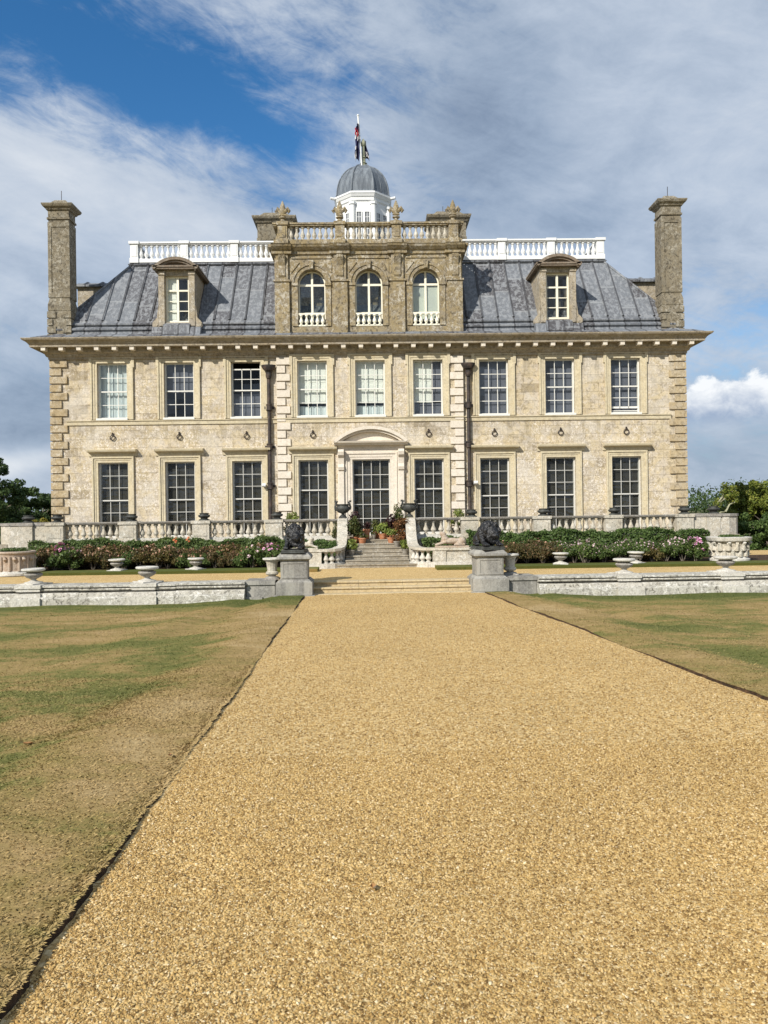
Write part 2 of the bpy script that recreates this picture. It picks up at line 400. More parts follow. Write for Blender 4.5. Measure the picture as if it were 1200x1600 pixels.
def flag_mat(name, c): return material(name, lambda t: dict(col=t.mul(c, t.noise(t.pos(), 5, 3) * .4 + .8) if False else t.mix(t.noise(t.pos(), 5, 3) * .3, c, tuple(q * .6 for q in c)), rough=.8))
M['navy'] = flag_mat('navy_flag_cloth', (.022, .024, .075)); M['red'] = flag_mat('red_flag_cloth', (.40, .03, .045)); M['flag_white'] = flag_mat('white_flag_cloth', (.72, .70, .70))

# ------------------------------------------------------------------ mesh helpers
ORG = {}
class MB:
    def __init__(s): s.v = []; s.f = []
    def add(s, vs, fs):
        o = len(s.v); s.v += [tuple(q) for q in vs]; s.f += [tuple(i + o for i in f) for f in fs]; return s
    def box(s, x0, x1, y0, y1, z0, z1):
        return s.add([(x0, y0, z0), (x1, y0, z0), (x1, y1, z0), (x0, y1, z0), (x0, y0, z1), (x1, y0, z1), (x1, y1, z1), (x0, y1, z1)],
                     [(0, 3, 2, 1), (4, 5, 6, 7), (0, 1, 5, 4), (1, 2, 6, 5), (2, 3, 7, 6), (3, 0, 4, 7)])
    def taper(s, cx, cy, z0, z1, a0, b0, a1, b1):
        """frustum with half sizes a,b at bottom and top"""
        return s.add([(cx - a0, cy - b0, z0), (cx + a0, cy - b0, z0), (cx + a0, cy + b0, z0), (cx - a0, cy + b0, z0),
                      (cx - a1, cy - b1, z1), (cx + a1, cy - b1, z1), (cx + a1, cy + b1, z1), (cx - a1, cy + b1, z1)],
                     [(0, 3, 2, 1), (4, 5, 6, 7), (0, 1, 5, 4), (1, 2, 6, 5), (2, 3, 7, 6), (3, 0, 4, 7)])
    def prism(s, poly, axis, a, b):
        n = len(poly)
        def pt(q, k): return {'x': (k, q[0], q[1]), 'y': (q[0], k, q[1]), 'z': (q[0], q[1], k)}[axis]
        return s.add([pt(q, a) for q in poly] + [pt(q, b) for q in poly],
                     [tuple(range(n)), tuple(range(2 * n - 1, n - 1, -1))] + [(i, i + n, (i + 1) % n + n, (i + 1) % n) for i in range(n)])
    def lathe(s, prof, cx=0, cy=0, cz=0, seg=16, ph=0.0, sx=1, sy=1):
        n = len(prof); vs = []
        for r, z in prof:
            for k in range(seg):
                a = ph + 2 * math.pi * k / seg
                vs.append((cx + r * math.cos(a) * sx, cy + r * math.sin(a) * sy, cz + z))
        fs = [(i * seg + k, i * seg + (k + 1) % seg, (i + 1) * seg + (k + 1) % seg, (i + 1) * seg + k) for i in range(n - 1) for k in range(seg)]
        fs += [tuple(range(seg))[::-1], tuple((n - 1) * seg + k for k in range(seg))]
        return s.add(vs, fs)
    def tube(s, pts, rad, seg=8):
        pts = [Vector(p) for p in pts]; n = len(pts)
        rs = rad if isinstance(rad, (list, tuple)) else [rad] * n
        vs = []
        for i, p in enumerate(pts):
            d = (pts[min(i + 1, n - 1)] - pts[max(i - 1, 0)]).normalized()
            a = d.cross(Vector((0, 0, 1)) if abs(d.z) < .9 else Vector((1, 0, 0))).normalized(); b = d.cross(a)
            for k in range(seg):
                t = 2 * math.pi * k / seg
                vs.append(p + (a * math.cos(t) + b * math.sin(t)) * rs[i])
        fs = [(i * seg + k, i * seg + (k + 1) % seg, (i + 1) * seg + (k + 1) % seg, (i + 1) * seg + k) for i in range(n - 1) for k in range(seg)]
        fs += [tuple(range(seg))[::-1], tuple((n - 1) * seg + k for k in range(seg))]
        return s.add(vs, fs)
    def ring(s, prof, x0, x1, y0, y1, close=False):
        """sweep a profile [(outward offset, z)] round a rectangle"""
        vs = []
        for o, z in prof:
            vs += [(x0 - o, y0 - o, z), (x1 + o, y0 - o, z), (x1 + o, y1 + o, z), (x0 - o, y1 + o, z)]
        n = len(prof)
        fs = [(i * 4 + k, i * 4 + (k + 1) % 4, (i + 1) * 4 + (k + 1) % 4, (i + 1) * 4 + k) for i in range(n - 1) for k in range(4)]
        if close: fs += [(0, 1, 2, 3), tuple((n - 1) * 4 + k for k in (3, 2, 1, 0))]
        return s.add(vs, fs)
    def ribbon(s, pts, w, zb):
        """a wall of width w along pts (x,y,ztop); zb = list of bottoms"""
        n = len(pts); vs = []
        for i, p in enumerate(pts):
            a = Vector(pts[max(i - 1, 0)][:2]); b = Vector(pts[min(i + 1, n - 1)][:2])
            d = (b - a).normalized(); q = Vector((-d.y, d.x)) * w / 2
            z = zb[i] if isinstance(zb, (list, tuple)) else zb
            vs += [(p[0] + q.x, p[1] + q.y, p[2]), (p[0] - q.x, p[1] - q.y, p[2]), (p[0] - q.x, p[1] - q.y, z), (p[0] + q.x, p[1] + q.y, z)]
        fs = [(i * 4 + k, i * 4 + (k + 1) % 4, (i + 1) * 4 + (k + 1) % 4, (i + 1) * 4 + k) for i in range(n - 1) for k in range(4)]
        fs += [(3, 2, 1, 0), tuple((n - 1) * 4 + k for k in range(4))]
        return s.add(vs, fs)

def link(name, me, parent, loc):
    o = bpy.data.objects.new(name, me); S.collection.objects.link(o)
    o.location = loc
    if parent: o.parent = parent
    return o
def build(mb, name, mt, parent=None, org=None, smooth=False, recalc=True, bevel=0):
    if org is None: org = ORG[parent.name] if parent else Vector((0, 0, 0))
    org = Vector(org)
    me = bpy.data.meshes.new(name)
    me.from_pydata([(a - org.x, b - org.y, c - org.z) for a, b, c in mb.v], [], mb.f)
    if recalc:
        bm = bmesh.new(); bm.from_mesh(me); bmesh.ops.recalc_face_normals(bm, faces=bm.faces); bm.to_mesh(me); bm.free()
    if smooth:
        me.shade_smooth(); me.set_sharp_from_angle(angle=R(35))
    me.materials.append(mt if not isinstance(mt, str) else M[mt])
    o = link(name, me, parent, org - (ORG[parent.name] if parent else Vector((0, 0, 0))))
    ORG[o.name] = org
    if bevel:
        m = o.modifiers.new('bevel', 'BEVEL'); m.width = bevel; m.segments = 2; m.limit_method = 'ANGLE'
    return o
def tag(o, label=None, cat=None, group=None, kind=None):
    if label: o['label'] = label
    if cat: o['category'] = cat
    if group: o['group'] = group
    if kind: o['kind'] = kind
    return o
def thing(name, label, cat, loc=(0, 0, 0), rz=0, group=None, local=True):
    o = link(name, None, None, Vector(loc)); o.rotation_euler.z = rz
    o.empty_display_size = .2
    ORG[o.name] = Vector((0, 0, 0)) if local else Vector(loc)
    return tag(o, label, cat, group)
def dup(o, parent=None):
    c = o.copy(); S.collection.objects.link(c)
    ORG[c.name] = ORG.get(o.name, Vector((0, 0, 0)))
    if parent: c.parent = parent
    for ch in [q for q in o.children]: dup(ch, c)
    return c
def copy_thing(o, loc, label=None, rz=None, scale=None):
    c = dup(o); c.location = loc
    if label: c['label'] = label
    if rz is not None: c.rotation_euler.z = rz
    if scale: c.scale = (scale,) * 3 if not isinstance(scale, tuple) else scale
    return c
def mesh_np(name, V, Fq, mt, parent=None, loc=(0, 0, 0), smooth=False):
    """V (n,3) array, Fq (m,k) array"""
    me = bpy.data.meshes.new(name); k = Fq.shape[1]
    me.vertices.add(len(V)); me.vertices.foreach_set('co', V.astype(np.float32).ravel())
    me.loops.add(Fq.size); me.loops.foreach_set('vertex_index', Fq.astype(np.int32).ravel())
    me.polygons.add(len(Fq)); me.polygons.foreach_set('loop_start', np.arange(0, Fq.size, k, dtype=np.int32))
    me.update(calc_edges=True)
    if smooth: me.shade_smooth()
    me.materials.append(M[mt] if isinstance(mt, str) else mt)
    o = link(name, me, parent, Vector(loc)); ORG[o.name] = Vector((0, 0, 0)); return o

def leaf_quads(P, Nrm, size, aspect=.55, jitter=.8):
    """one pointed leaf (diamond) per point"""
    n = len(P)
    N_ = Nrm + rng.normal(0, jitter, (n, 3)); N_ /= np.linalg.norm(N_, axis=1, keepdims=True) + 1e-9
    A = np.cross(N_, rng.normal(0, 1, (n, 3))); A /= np.linalg.norm(A, axis=1, keepdims=True) + 1e-9
    B = np.cross(N_, A)
    s = (size * rng.uniform(.6, 1.35, n))[:, None]
    V = np.stack([P - A * s * .5, P + B * s * aspect * .5 - A * s * .05 + N_ * s * .08, P + A * s * .5, P - B * s * aspect * .5 - A * s * .05 + N_ * s * .08], 1).reshape(-1, 3)
    return V, np.arange(4 * n).reshape(n, 4)
def clump_points(clumps, n, shell=.35):
    """points in a union of ellipsoids (cx,cy,cz,rx,ry,rz), thicker towards the surface"""
    C = np.array(clumps, float)
    w = C[:, 3] * C[:, 5]; w = w / w.sum()
    k = rng.choice(len(C), n, p=w)
    d = rng.normal(0, 1, (n, 3)); d /= np.linalg.norm(d, axis=1, keepdims=True)
    r = 1 - np.abs(rng.normal(0, shell, n)); r = np.clip(r, .05, 1.08)
    return C[k, :3] + d * C[k, 3:] * r[:, None], d
def leaves(name, clumps, n, size, mt, parent=None, loc=(0, 0, 0), shell=.35, jitter=.8, zmin=None, aspect=.55):
    P, N_ = clump_points(clumps, n, shell)
    if zmin is not None:
        k = P[:, 2] > zmin; P, N_ = P[k], N_[k]
    V, Fq = leaf_quads(P, N_, size, aspect, jitter)
    return mesh_np(name, V, Fq, mt, parent, loc)
def blossoms(name, P, size, mt, parent=None, loc=(0, 0, 0)):
    """small many-petalled heads: 6 petals round a raised centre"""
    n = len(P); V = []; Fq = []
    for p in P:
        s = size * rng.uniform(.6, 1.2); t = Vector(rng.normal(0, .6, 3)) + Vector((0, -.7, .8)); t.normalize()
        a = t.orthogonal().normalized(); b = t.cross(a); p = Vector(p); ph = rng.uniform(0, 1)
        for ring_, (rr, up) in enumerate(((1, 0), (.6, .25))):
            for k in range(6):
                an = ph + k * math.pi / 3 + ring_ * .5; w = .55
                q = [p + t * s * up * .6, p + (a * math.cos(an - w) + b * math.sin(an - w)) * s * rr * .34 + t * s * (up + .10),
                     p + (a * math.cos(an) + b * math.sin(an)) * s * rr * .5 + t * s * (up + .05), p + (a * math.cos(an + w) + b * math.sin(an + w)) * s * rr * .34 + t * s * (up + .10)]
                o = len(V); V += [tuple(v) for v in q]; Fq.append((o, o + 1, o + 2, o + 3))
    return mesh_np(name, np.array(V), np.array(Fq), mt, parent, loc)

def arc(cx, cz, r, a0, a1, n): return [(cx + r * math.cos(R(a0 + (a1 - a0) * i / n)), cz + r * math.sin(R(a0 + (a1 - a0) * i / n))) for i in range(n + 1)]
BAL = [(.5, 0), (.5, .07), (.30, .10), (.34, .16), (.62, .30), (.60, .38), (.30, .62), (.24, .74), (.32, .80), (.26, .84), (.50, .88), (.50, 1.0)]
def baluster_mb(h, w, seg=10): return MB().lathe([(r * w, z * h) for r, z in BAL], seg=seg)
def place_balusters(proto_name, h, w, mt, parent, spots, seg=10):
    base = None
    for p in spots:
        if base is None:
            base = build(baluster_mb(h, w, seg), proto_name, mt, parent, org=ORG[parent.name], smooth=True)
            # geometry made round its own foot
            base.data.transform(Matrix.Translation(ORG[parent.name])); base.location = Vector(p) - ORG[parent.name]; o = base
        else:
            o = base.copy(); S.collection.objects.link(o); o.parent = parent; o.location = Vector(p) - ORG[parent.name]

TH = R(2.0)      # the drive lies two degrees off the house's axis
def G(gx, gy): return gx * math.cos(TH) - gy * math.sin(TH), gx * math.sin(TH) + gy * math.cos(TH)
def drive_z(gy): return -1.453 - .0352 * max(gy, -1.0) if gy < 21 else -2.19
EL0, EL1 = -1.08, 3.64      # the drive's two edges

# ================================================================== THE GROUND
def ground_sheet(name, xs, ys, zf, mt):
    Xg, Yg = np.meshgrid(xs, ys); nx, ny = len(xs), len(ys)
    Zg = np.vectorize(zf)(Xg, Yg)
    th = TH
    V = np.stack([Xg * math.cos(th) - Yg * math.sin(th), Xg * math.sin(th) + Yg * math.cos(th), Zg], -1).reshape(-1, 3)
    i = np.arange(nx * ny).reshape(ny, nx)
    Fq = np.stack([i[:-1, :-1], i[:-1, 1:], i[1:, 1:], i[1:, :-1]], -1).reshape(-1, 4)
    return mesh_np(name, V, Fq, mt, smooth=True)
def wob(y, k): return .010 * math.sin(y * .9 + k) + .006 * math.sin(y * 5.1 + 2 * k) + .007 * math.sin(y * 11.3 + k) * math.sin(y * 1.7) + .006 * math.sin(y * 23.7 + 3 * k) * math.sin(y * 3.1 + k)
def lawn_h(d, gy):
    """height of the lawn, d metres outside the drive"""
    t = min(max(d / 3.2, 0), 1); t = t * t * (3 - 2 * t)
    h = .022 - .142 * t
    h += (.030 * math.sin(d * 3.4 + .5 * math.sin(gy * .7)) + .018 * math.sin(d * 6.1 + gy * .5)) * math.exp(-((d - 1.4) / 1.3) ** 2)
    h += .012 * math.sin(d * 1.7 + gy * 1.1) + .008 * math.sin(gy * 2.3 - d * 1.2)
    return drive_z(gy) + h
ds = np.concatenate([np.linspace(0, 4, 70), np.linspace(4.1, 12, 40), np.linspace(12.5, 60, 30)])
gys = np.concatenate([np.linspace(-25, 1.0, 16), np.linspace(1.1, 8, 120), np.linspace(8.1, 21.6, 80)])
for sgn, e in ((-1, EL0), (1, EL1)):
    # the sheet is laid in drive coordinates, its inner edge wobbling like a spade-cut verge
    def zf(u, y): return lawn_h(abs(u), y)
    Xg, Yg = np.meshgrid(ds * sgn, gys)
    Zg = np.vectorize(zf)(Xg, Yg)
    wb = np.vectorize(lambda y: wob(y, 1.0 if sgn < 0 else 2.4))(Yg) * np.exp(-np.abs(Xg) / .25)
    gx = Xg + e + wb
    V = np.stack([gx * math.cos(TH) - Yg * math.sin(TH), gx * math.sin(TH) + Yg * math.cos(TH), Zg], -1)
    ny, nx = Xg.shape; i = np.arange(nx * ny).reshape(ny, nx)
    Fq = np.stack([i[:-1, :-1], i[:-1, 1:], i[1:, 1:], i[1:, :-1]], -1).reshape(-1, 4)
    tag(mesh_np('lawn', V.reshape(-1, 3), Fq, 'turf', smooth=True), kind='structure')
    # cut soil face of the verge
    row = V[:, 0, :]; low = row.copy(); low[:, 2] = row[:, 2] - .040; low[:, 0] -= sgn * .050
    mid = (row * .5 + low * .5); mid[:, 2] -= .018; mid[:, 0] += rng.normal(0, .006, len(mid)) + sgn * .016; low[:, 0] += rng.normal(0, .007, len(low))
    Vv = np.concatenate([row, mid, low]); n = len(row); k = np.arange(n - 1)
    Fv = np.concatenate([np.stack([k, k + 1, k + 1 + n, k + n], -1), np.stack([k + n, k + 1 + n, k + 1 + 2 * n, k + 2 * n], -1)])
    tag(mesh_np('verge', Vv, Fv, 'soil'), kind='structure')

dxs = np.linspace(EL0 - .3, EL1 + .3, 60); dys = np.concatenate([np.linspace(-25, 0, 20), np.linspace(.2, 20.75, 140)])
def drive_h(u, y):
    c = (u - 1.28) / 2.36
    return drive_z(y) + .02 - .02 * c * c + .006 * math.sin(u * 3 + y * .8) + .005 * math.sin(y * 2.1 - u * 1.4)
tag(ground_sheet('gravel_drive', dxs, dys, drive_h, 'gravel'), kind='structure')
far = MB().add([(-3000, -3000, -2.75), (3000, -3000, -2.75), (3000, 3000, -2.75), (-3000, 3000, -2.75)], [(0, 1, 2, 3)])
tag(build(far, 'ground', 'field'), kind='structure')
# gravel forecourt between parapet and flower beds
ZF = -1.87
fc = MB().prism([G(-23, 20.75), G(-1.2, 20.75), G(-1.2, 21.22), G(3.75, 21.22), G(3.75, 20.75), G(23, 20.75), (22, 33.2), (-24, 33.2)], 'z', -2.75, ZF)
tag(build(fc, 'forecourt', 'gravel'), kind='structure')
for x0, x1 in ((-22, -1.75), (2.05, 22)):
    b = MB().prism([(24.55, ZF - .02), (24.5, ZF + .09), (25.45, ZF + .10), (25.5, ZF - .02)], 'x', x0, x1)
    tag(build(b, 'grass_strip', 'turf'), kind='structure')
    b = MB().prism([(25.5, ZF - .02), (25.55, ZF + .07), (28.6, ZF + .09), (28.65, ZF - .02)], 'x', x0 - .002 if x0 < 0 else 3.35, x1 if x1 > 0 else -3.05)
    tag(build(b, 'flower_bed', 'soil'), kind='structure')
b = MB().box(-13.7, 13.7, 28.62, 33.0, -2.3, -1.0)
tag(build(b, 'terrace', 'step'), kind='structure')

# loose stones on the drive and grass blades on the lawn near the camera
def scatter_drive(n, y0, y1, s0, s1, pw):
    u = rng.uniform(EL0 + .02, EL1 - .02, n * 3)
    y = y0 + (y1 - y0) * rng.uniform(0, 1, n * 3) ** pw
    x = u * math.cos(TH) - y * math.sin(TH)
    k = (np.abs(x - y * math.tan(PSI)) < y * .50 + .25); u, y = u[k][:n], y[k][:n]; n = len(u)
    wl = np.vectorize(lambda q: wob(q, 1.0))(y); u = np.maximum(u, EL0 + .012 + wl)
    z = np.vectorize(drive_h)(u, y)
    base = np.array([(1, 0, 0), (0, 1, 0), (-1, 0, 0), (0, -1, 0), (0, 0, 1), (0, 0, -1), (.72, .72, .5), (-.72, -.6, .45)])
    octa = np.array([(0, 6, 4), (6, 1, 4), (1, 2, 4), (2, 7, 4), (7, 3, 4), (3, 0, 4), (0, 1, 6), (2, 3, 7)])
    s = rng.uniform(s0, s1, n) * rng.choice([1, 1, 1, 1.45], n)
    B = base[None] * (1 + rng.normal(0, .22, (n, 8, 3)))
    B[:, :, 2] *= rng.uniform(.35, .75, n)[:, None]; B[:, :, 1] *= rng.uniform(.5, .95, n)[:, None]
    B *= s[:, None, None]
    # tip each stone
    tl = rng.normal(0, .35, n); c, q = np.cos(tl)[:, None], np.sin(tl)[:, None]
    bx, bz = B[:, :, 0] * c - B[:, :, 2] * q, B[:, :, 0] * q + B[:, :, 2] * c
    a = rng.uniform(0, 6.283, n); c, q = np.cos(a)[:, None], np.sin(a)[:, None]
    bx, by = bx * c - B[:, :, 1] * q, bx * q + B[:, :, 1] * c
    V = np.stack([bx + (u * math.cos(TH) - y * math.sin(TH))[:, None], by + (u * math.sin(TH) + y * math.cos(TH))[:, None], bz + (z + s * .22)[:, None]], -1).reshape(-1, 3)
    Fq = (octa[None] + (np.arange(n) * 8)[:, None, None]).reshape(-1, 3)
    return V, Fq
V1, F1 = scatter_drive(250000, 1.8, 5.2, .0028, .0058, 1.25)
V2, F2 = scatter_drive(230000, 3.2, 20.3, .0036, .0072, 2.0)
tag(mesh_np('gravel_stones', np.concatenate([V1, V2]), np.concatenate([F1, F2 + len(V1)]), 'pebble'), 'loose golden stones lying over the gravel drive', 'gravel', kind='stuff')

def grass_blades():
    parts = []
    for sgn, e, n, y0, y1 in ((-1, EL0, 150000, 2.0, 9.0), (-1, EL0, 90000, 6.0, 20.0), (1, EL1, 90000, 6.0, 20.0)):
        y = y0 + (y1 - y0) * rng.uniform(0, 1, n) ** 1.4
        d = rng.uniform(0, 1, n) ** 1.15 * (y * .30 + 1.2 if sgn < 0 else y * .5 + .5)
        if sgn < 0 and y0 < 5:                       # extra blades hanging over the cut edge
            k = rng.uniform(0, 1, n) < .10; d[k] = .006 + np.abs(rng.normal(0, .03, k.sum()))
        gx = e + sgn * d + np.vectorize(lambda q: wob(q, 1.0 if sgn < 0 else 2.4))(y) * np.exp(-d / .25)
        z = np.vectorize(lawn_h)(d, y)
        k = (np.abs(gx * math.cos(TH) - y * math.sin(TH) - y * math.tan(PSI)) < y * .52 + .3)
        gx, y, z = gx[k], y[k], z[k]; m = len(y)
        L = rng.uniform(.009, .028, m) * (1 + .03 * y); wd = rng.uniform(.0010, .0019, m) * (1 + .14 * y)
        az = rng.uniform(0, 6.283, m); lean = np.clip(rng.normal(1.36, .2, m), .4, 1.54)
        dx, dy, dz = np.cos(az) * np.sin(lean), np.sin(az) * np.sin(lean), np.cos(lean)
        px, py = -np.sin(az), np.cos(az)
        X0, Y0 = gx * math.cos(TH) - y * math.sin(TH), gx * math.sin(TH) + y * math.cos(TH)
        z0 = z - .004
        P = np.stack([np.stack([X0 - px * wd, Y0 - py * wd, z0], -1), np.stack([X0 + px * wd, Y0 + py * wd, z0], -1),
                      np.stack([X0 + dx * L * .6 + px * wd * .8, Y0 + dy * L * .6 + py * wd * .8, z0 + dz * L * .75 + .003], -1),
                      np.stack([X0 + dx * L, Y0 + dy * L, z0 + dz * L * .95], -1)], 1)
        parts.append(P.reshape(-1, 3))
    V = np.concatenate(parts)
    tag(mesh_np('grass', V, np.arange(len(V)).reshape(-1, 4), 'blade'), 'short dry grass blades growing on the lawns beside the drive', 'grass', kind='stuff')
grass_blades()

# ================================================================== THE HOUSE
Y0 = 33.0; HX = 13.49; HB = 57.0; BAY = 3.97; BP = .09
house = thing('country_house', 'large two-storey cream limestone country house with lead mansard roof and domed cupola', 'house', (0, Y0, -1.0), local=False)
COLS = [-10.94, -8.12, -5.28, -2.46, 0, 2.46, 5.28, 8.12, 10.94]
UP = [(x - .63, x + .63, 4.07, 6.46) for x in COLS]
LO = [(x - (.80 if i == 4 else .63), x + (.80 if i == 4 else .63), -.97, 2.25) for i, x in enumerate(COLS)]
OPEN = UP + LO
def yf(x): return Y0 - (BP if abs(x) < BAY else 0)
def front_wall():
    mb = MB()
    xs = sorted(set([-HX, HX, -BAY, BAY] + [o[0] for o in OPEN] + [o[1] for o in OPEN])); zs = sorted(set([-2.0, 6.95, 4.07, 6.46, -.97, 2.25]))
    for a, b in zip(xs, xs[1:]):
        for c, d in zip(zs, zs[1:]):
            m = ((a + b) / 2, (c + d) / 2)
            if any(o[0] < m[0] < o[1] and o[2] < m[1] < o[3] for o in OPEN): continue
            y = yf(m[0]); mb.add([(a, y, c), (b, y, c), (b, y, d), (a, y, d)], [(0, 1, 2, 3)])
    for x0, x1, z0, z1 in OPEN:
        y = yf((x0 + x1) / 2); q = Y0 + .30
        mb.add([(x0, y, z0), (x1, y, z0), (x1, y, z1), (x0, y, z1), (x0, q, z0), (x1, q, z0), (x1, q, z1), (x0, q, z1)], [(0, 1, 5, 4), (1, 2, 6, 5), (2, 3, 7, 6), (3, 0, 4, 7)])
    for s in (-1, 1):
        x = s * BAY; mb.add([(x, Y0 - BP, -2), (x, Y0, -2), (x, Y0, 6.95), (x, Y0 - BP, 6.95)], [(0, 1, 2, 3)])
        x = s * HX; mb.add([(x, Y0, -2), (x, HB, -2), (x, HB, 6.95), (x, Y0, 6.95)], [(0, 1, 2, 3)])
    mb.add([(-HX, HB, -2), (HX, HB, -2), (HX, HB, 6.95), (-HX, HB, 6.95)], [(0, 1, 2, 3)])
    return mb
build(front_wall(), 'wall', 'wall', house, recalc=False)
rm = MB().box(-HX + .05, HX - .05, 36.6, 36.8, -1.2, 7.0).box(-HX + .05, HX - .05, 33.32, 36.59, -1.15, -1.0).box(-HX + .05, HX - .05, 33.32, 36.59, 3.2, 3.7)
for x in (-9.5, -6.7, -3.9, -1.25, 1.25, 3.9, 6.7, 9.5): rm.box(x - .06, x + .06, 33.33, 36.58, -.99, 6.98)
build(rm, 'interior_wall', 'room_shade', house)  # inner walls and floors coloured dark so the rooms look unlit

# --- string course, quoins
sc = MB()
for a, b in ((-HX + .62, -BAY), (-BAY, BAY), (BAY, HX - .62)):
    y = yf((a + b) / 2); e = .002 if abs(a) == BAY and abs(b) == BAY else 0
    segs = [a] + [q for o in UP for q in (o[0] - .02, o[1] + .02) if a < q < b] + [b]
    sc.prism([(y + .02, 3.84), (y - .05, 3.84), (y - .06, 3.99), (y - .10, 4.0), (y - .10, 4.035), (y + .02, 4.055)], 'x', a + e, b - e)
build(sc, 'string_course', 'dressed', house)
def quoins(xo, s, yface, wl, ws, mt, back=None):
    mb = MB(); z = 6.62; k = 0
    while z > -1.0:
        w = wl if k % 2 == 0 else ws
        a, b = sorted((xo, xo - s * w)); h = .335
        d = .075 + random.uniform(-.006, .006)
        y1 = yface + (.05 if back is None else (.75 if k % 2 else 1.1))
        e = .07 if back is not None else 0.0
        if s > 0: b += e
        else: a -= e
        c = .012
        mb.add([(a, yface - .01, z - h + .012), (b, yface - .01, z - h + .012), (b, yface - .01, z - .012), (a, yface - .01, z - .012),
                (a + c, yface - d, z - h + .024), (b - c, yface - d, z - h + .024), (b - c, yface - d, z - .024), (a + c, yface - d, z - .024)],
               [(4, 5, 6, 7), (0, 1, 5, 4), (1, 2, 6, 5), (2, 3, 7, 6), (3, 0, 4, 7)])
        if back is not None:
            xa, xb = (b - .14, b) if s > 0 else (a, a + .14)
            mb.box(xa, xb, yface - .009, y1, z - h + .013, z - .013)
        z -= .3445; k += 1
    return build(mb, 'quoins', mt, house)
quoins(-HX, -1, Y0, .68, .44, 'quoin', 1); quoins(HX, 1, Y0, .68, .44, 'quoin', 1)
quoins(-BAY, -1, Y0 - BP, .58, .38, 'pink'); quoins(BAY, 1, Y0 - BP, .58, .38, 'pink')

# --- windows
def bars(mb, x0, x1, z0, z1, cols, rows, y, w=.027, skipedge=True, d=.03):
    for i in range(1, cols):
        x = x0 + (x1 - x0) * i / cols; mb.box(x - w / 2, x + w / 2, y, y + d, z0, z1)
    zs = rows if isinstance(rows, list) else [z0 + (z1 - z0) * j / rows for j in range(1, rows)]
    for z in zs: mb.box(x0, x1, y - .002, y + d - .002, z - w / 2, z + w / 2)
def sash(win, o, y, cols, r_up, r_lo, meet, mt='sash', top_open=0, bot_open=0, bw=.027):
    x0, x1, z0, z1 = o; fr = .055
    mb = MB().box(x0, x0 + fr, y, y + .14, z0, z1).box(x1 - fr, x1, y, y + .14, z0, z1)
    mb.box(x0 + fr, x1 - fr, y + .001, y + .14, z0, z0 + .10)
    a, b = x0 + fr, x1 - fr
    if not top_open: mb.box(a, b, y + .001, y + .12, z1 - .05, z1)
    u1 = z1 - .05 - top_open; u0 = meet
    l0 = z0 + .10 + bot_open; l1 = meet + bot_open * .3
    mb.box(a, b, y + .004, y + .06, u0 - .026, u0 + .026)
    if top_open: mb.box(a, b, y + .012, y + .06, u1 - .05, u1)
    if bot_open:
        mb.box(a, b, y + .05, y + .10, l0, l0 + .08); mb.box(a, b, y + .05, y + .09, l0 - .12, l0 - .09)
    bars(mb, a, b, u0 + .03, u1, cols, r_up, y + .012, bw)
    bars(mb, a, b, l0, u0 - .03, cols, r_lo, y + .05, bw)
    build(mb, 'sash_frame', mt, win)
    g = MB().add([(a, y + .03, u0), (b, y + .03, u0), (b, y + .03, u1), (a, y + .03, u1)], [(0, 1, 2, 3)])
    g.add([(a, y + .07, l0), (b, y + .07, l0), (b, y + .07, u0), (a, y + .07, u0)], [(0, 1, 2, 3)])
    build(g, 'pane', 'glass', win, recalc=False)
def architrave(o, y, w, ears=0, head=.0):
    x0, x1, z0, z1 = o; mb = MB()
    def frame(a, b, t, pr, ear):
        # a = inner offset, b = outer offset
        mb.box(x0 - b, x0 - a, y - pr, y + .02, z0, z1 + a); mb.box(x1 + a, x1 + b, y - pr, y + .02, z0, z1 + a)
        mb.box(x0 - b - ear, x1 + b + ear, y - pr - .002, y + .02, z1 + a, z1 + b)
    frame(0, .10, 0, .035, 0); frame(.10, w - .07, 0, .055, 0); frame(w - .07, w, 0, .095, ears)
    if ears:
        for s, xx in ((-1, x0 - w), (1, x1 + w)):
            a, b = sorted((xx, xx + s * ears)); mb.box(a, b, y - .093, y + .02, z1 + w - .46, z1 + w - .07)
    return mb
up_blind = {0: [('net', 0, 1, 0, 1)], 1: [('grey_blind', 0, 1, .48, 1)], 2: [('grey_blind', .0, 1, 0, .46)], 3: [('blind', 0, 1, .25, 1), ('net', .0, 1, 0, .22)],
            4: [('blind', 0, 1, .25, 1), ('net', 0, 1, 0, .22)], 5: [('blind', 0, .66, .25, 1), ('grey_blind', 0, 1, 0, .25), ('grey_blind', .67, 1, .26, 1)],
            6: [('grey_blind', 0, 1, 0, 1)], 7: [('grey_blind', 0, 1, 0, 1)], 8: [('grey_blind', 0, 1, 0, 1)]}
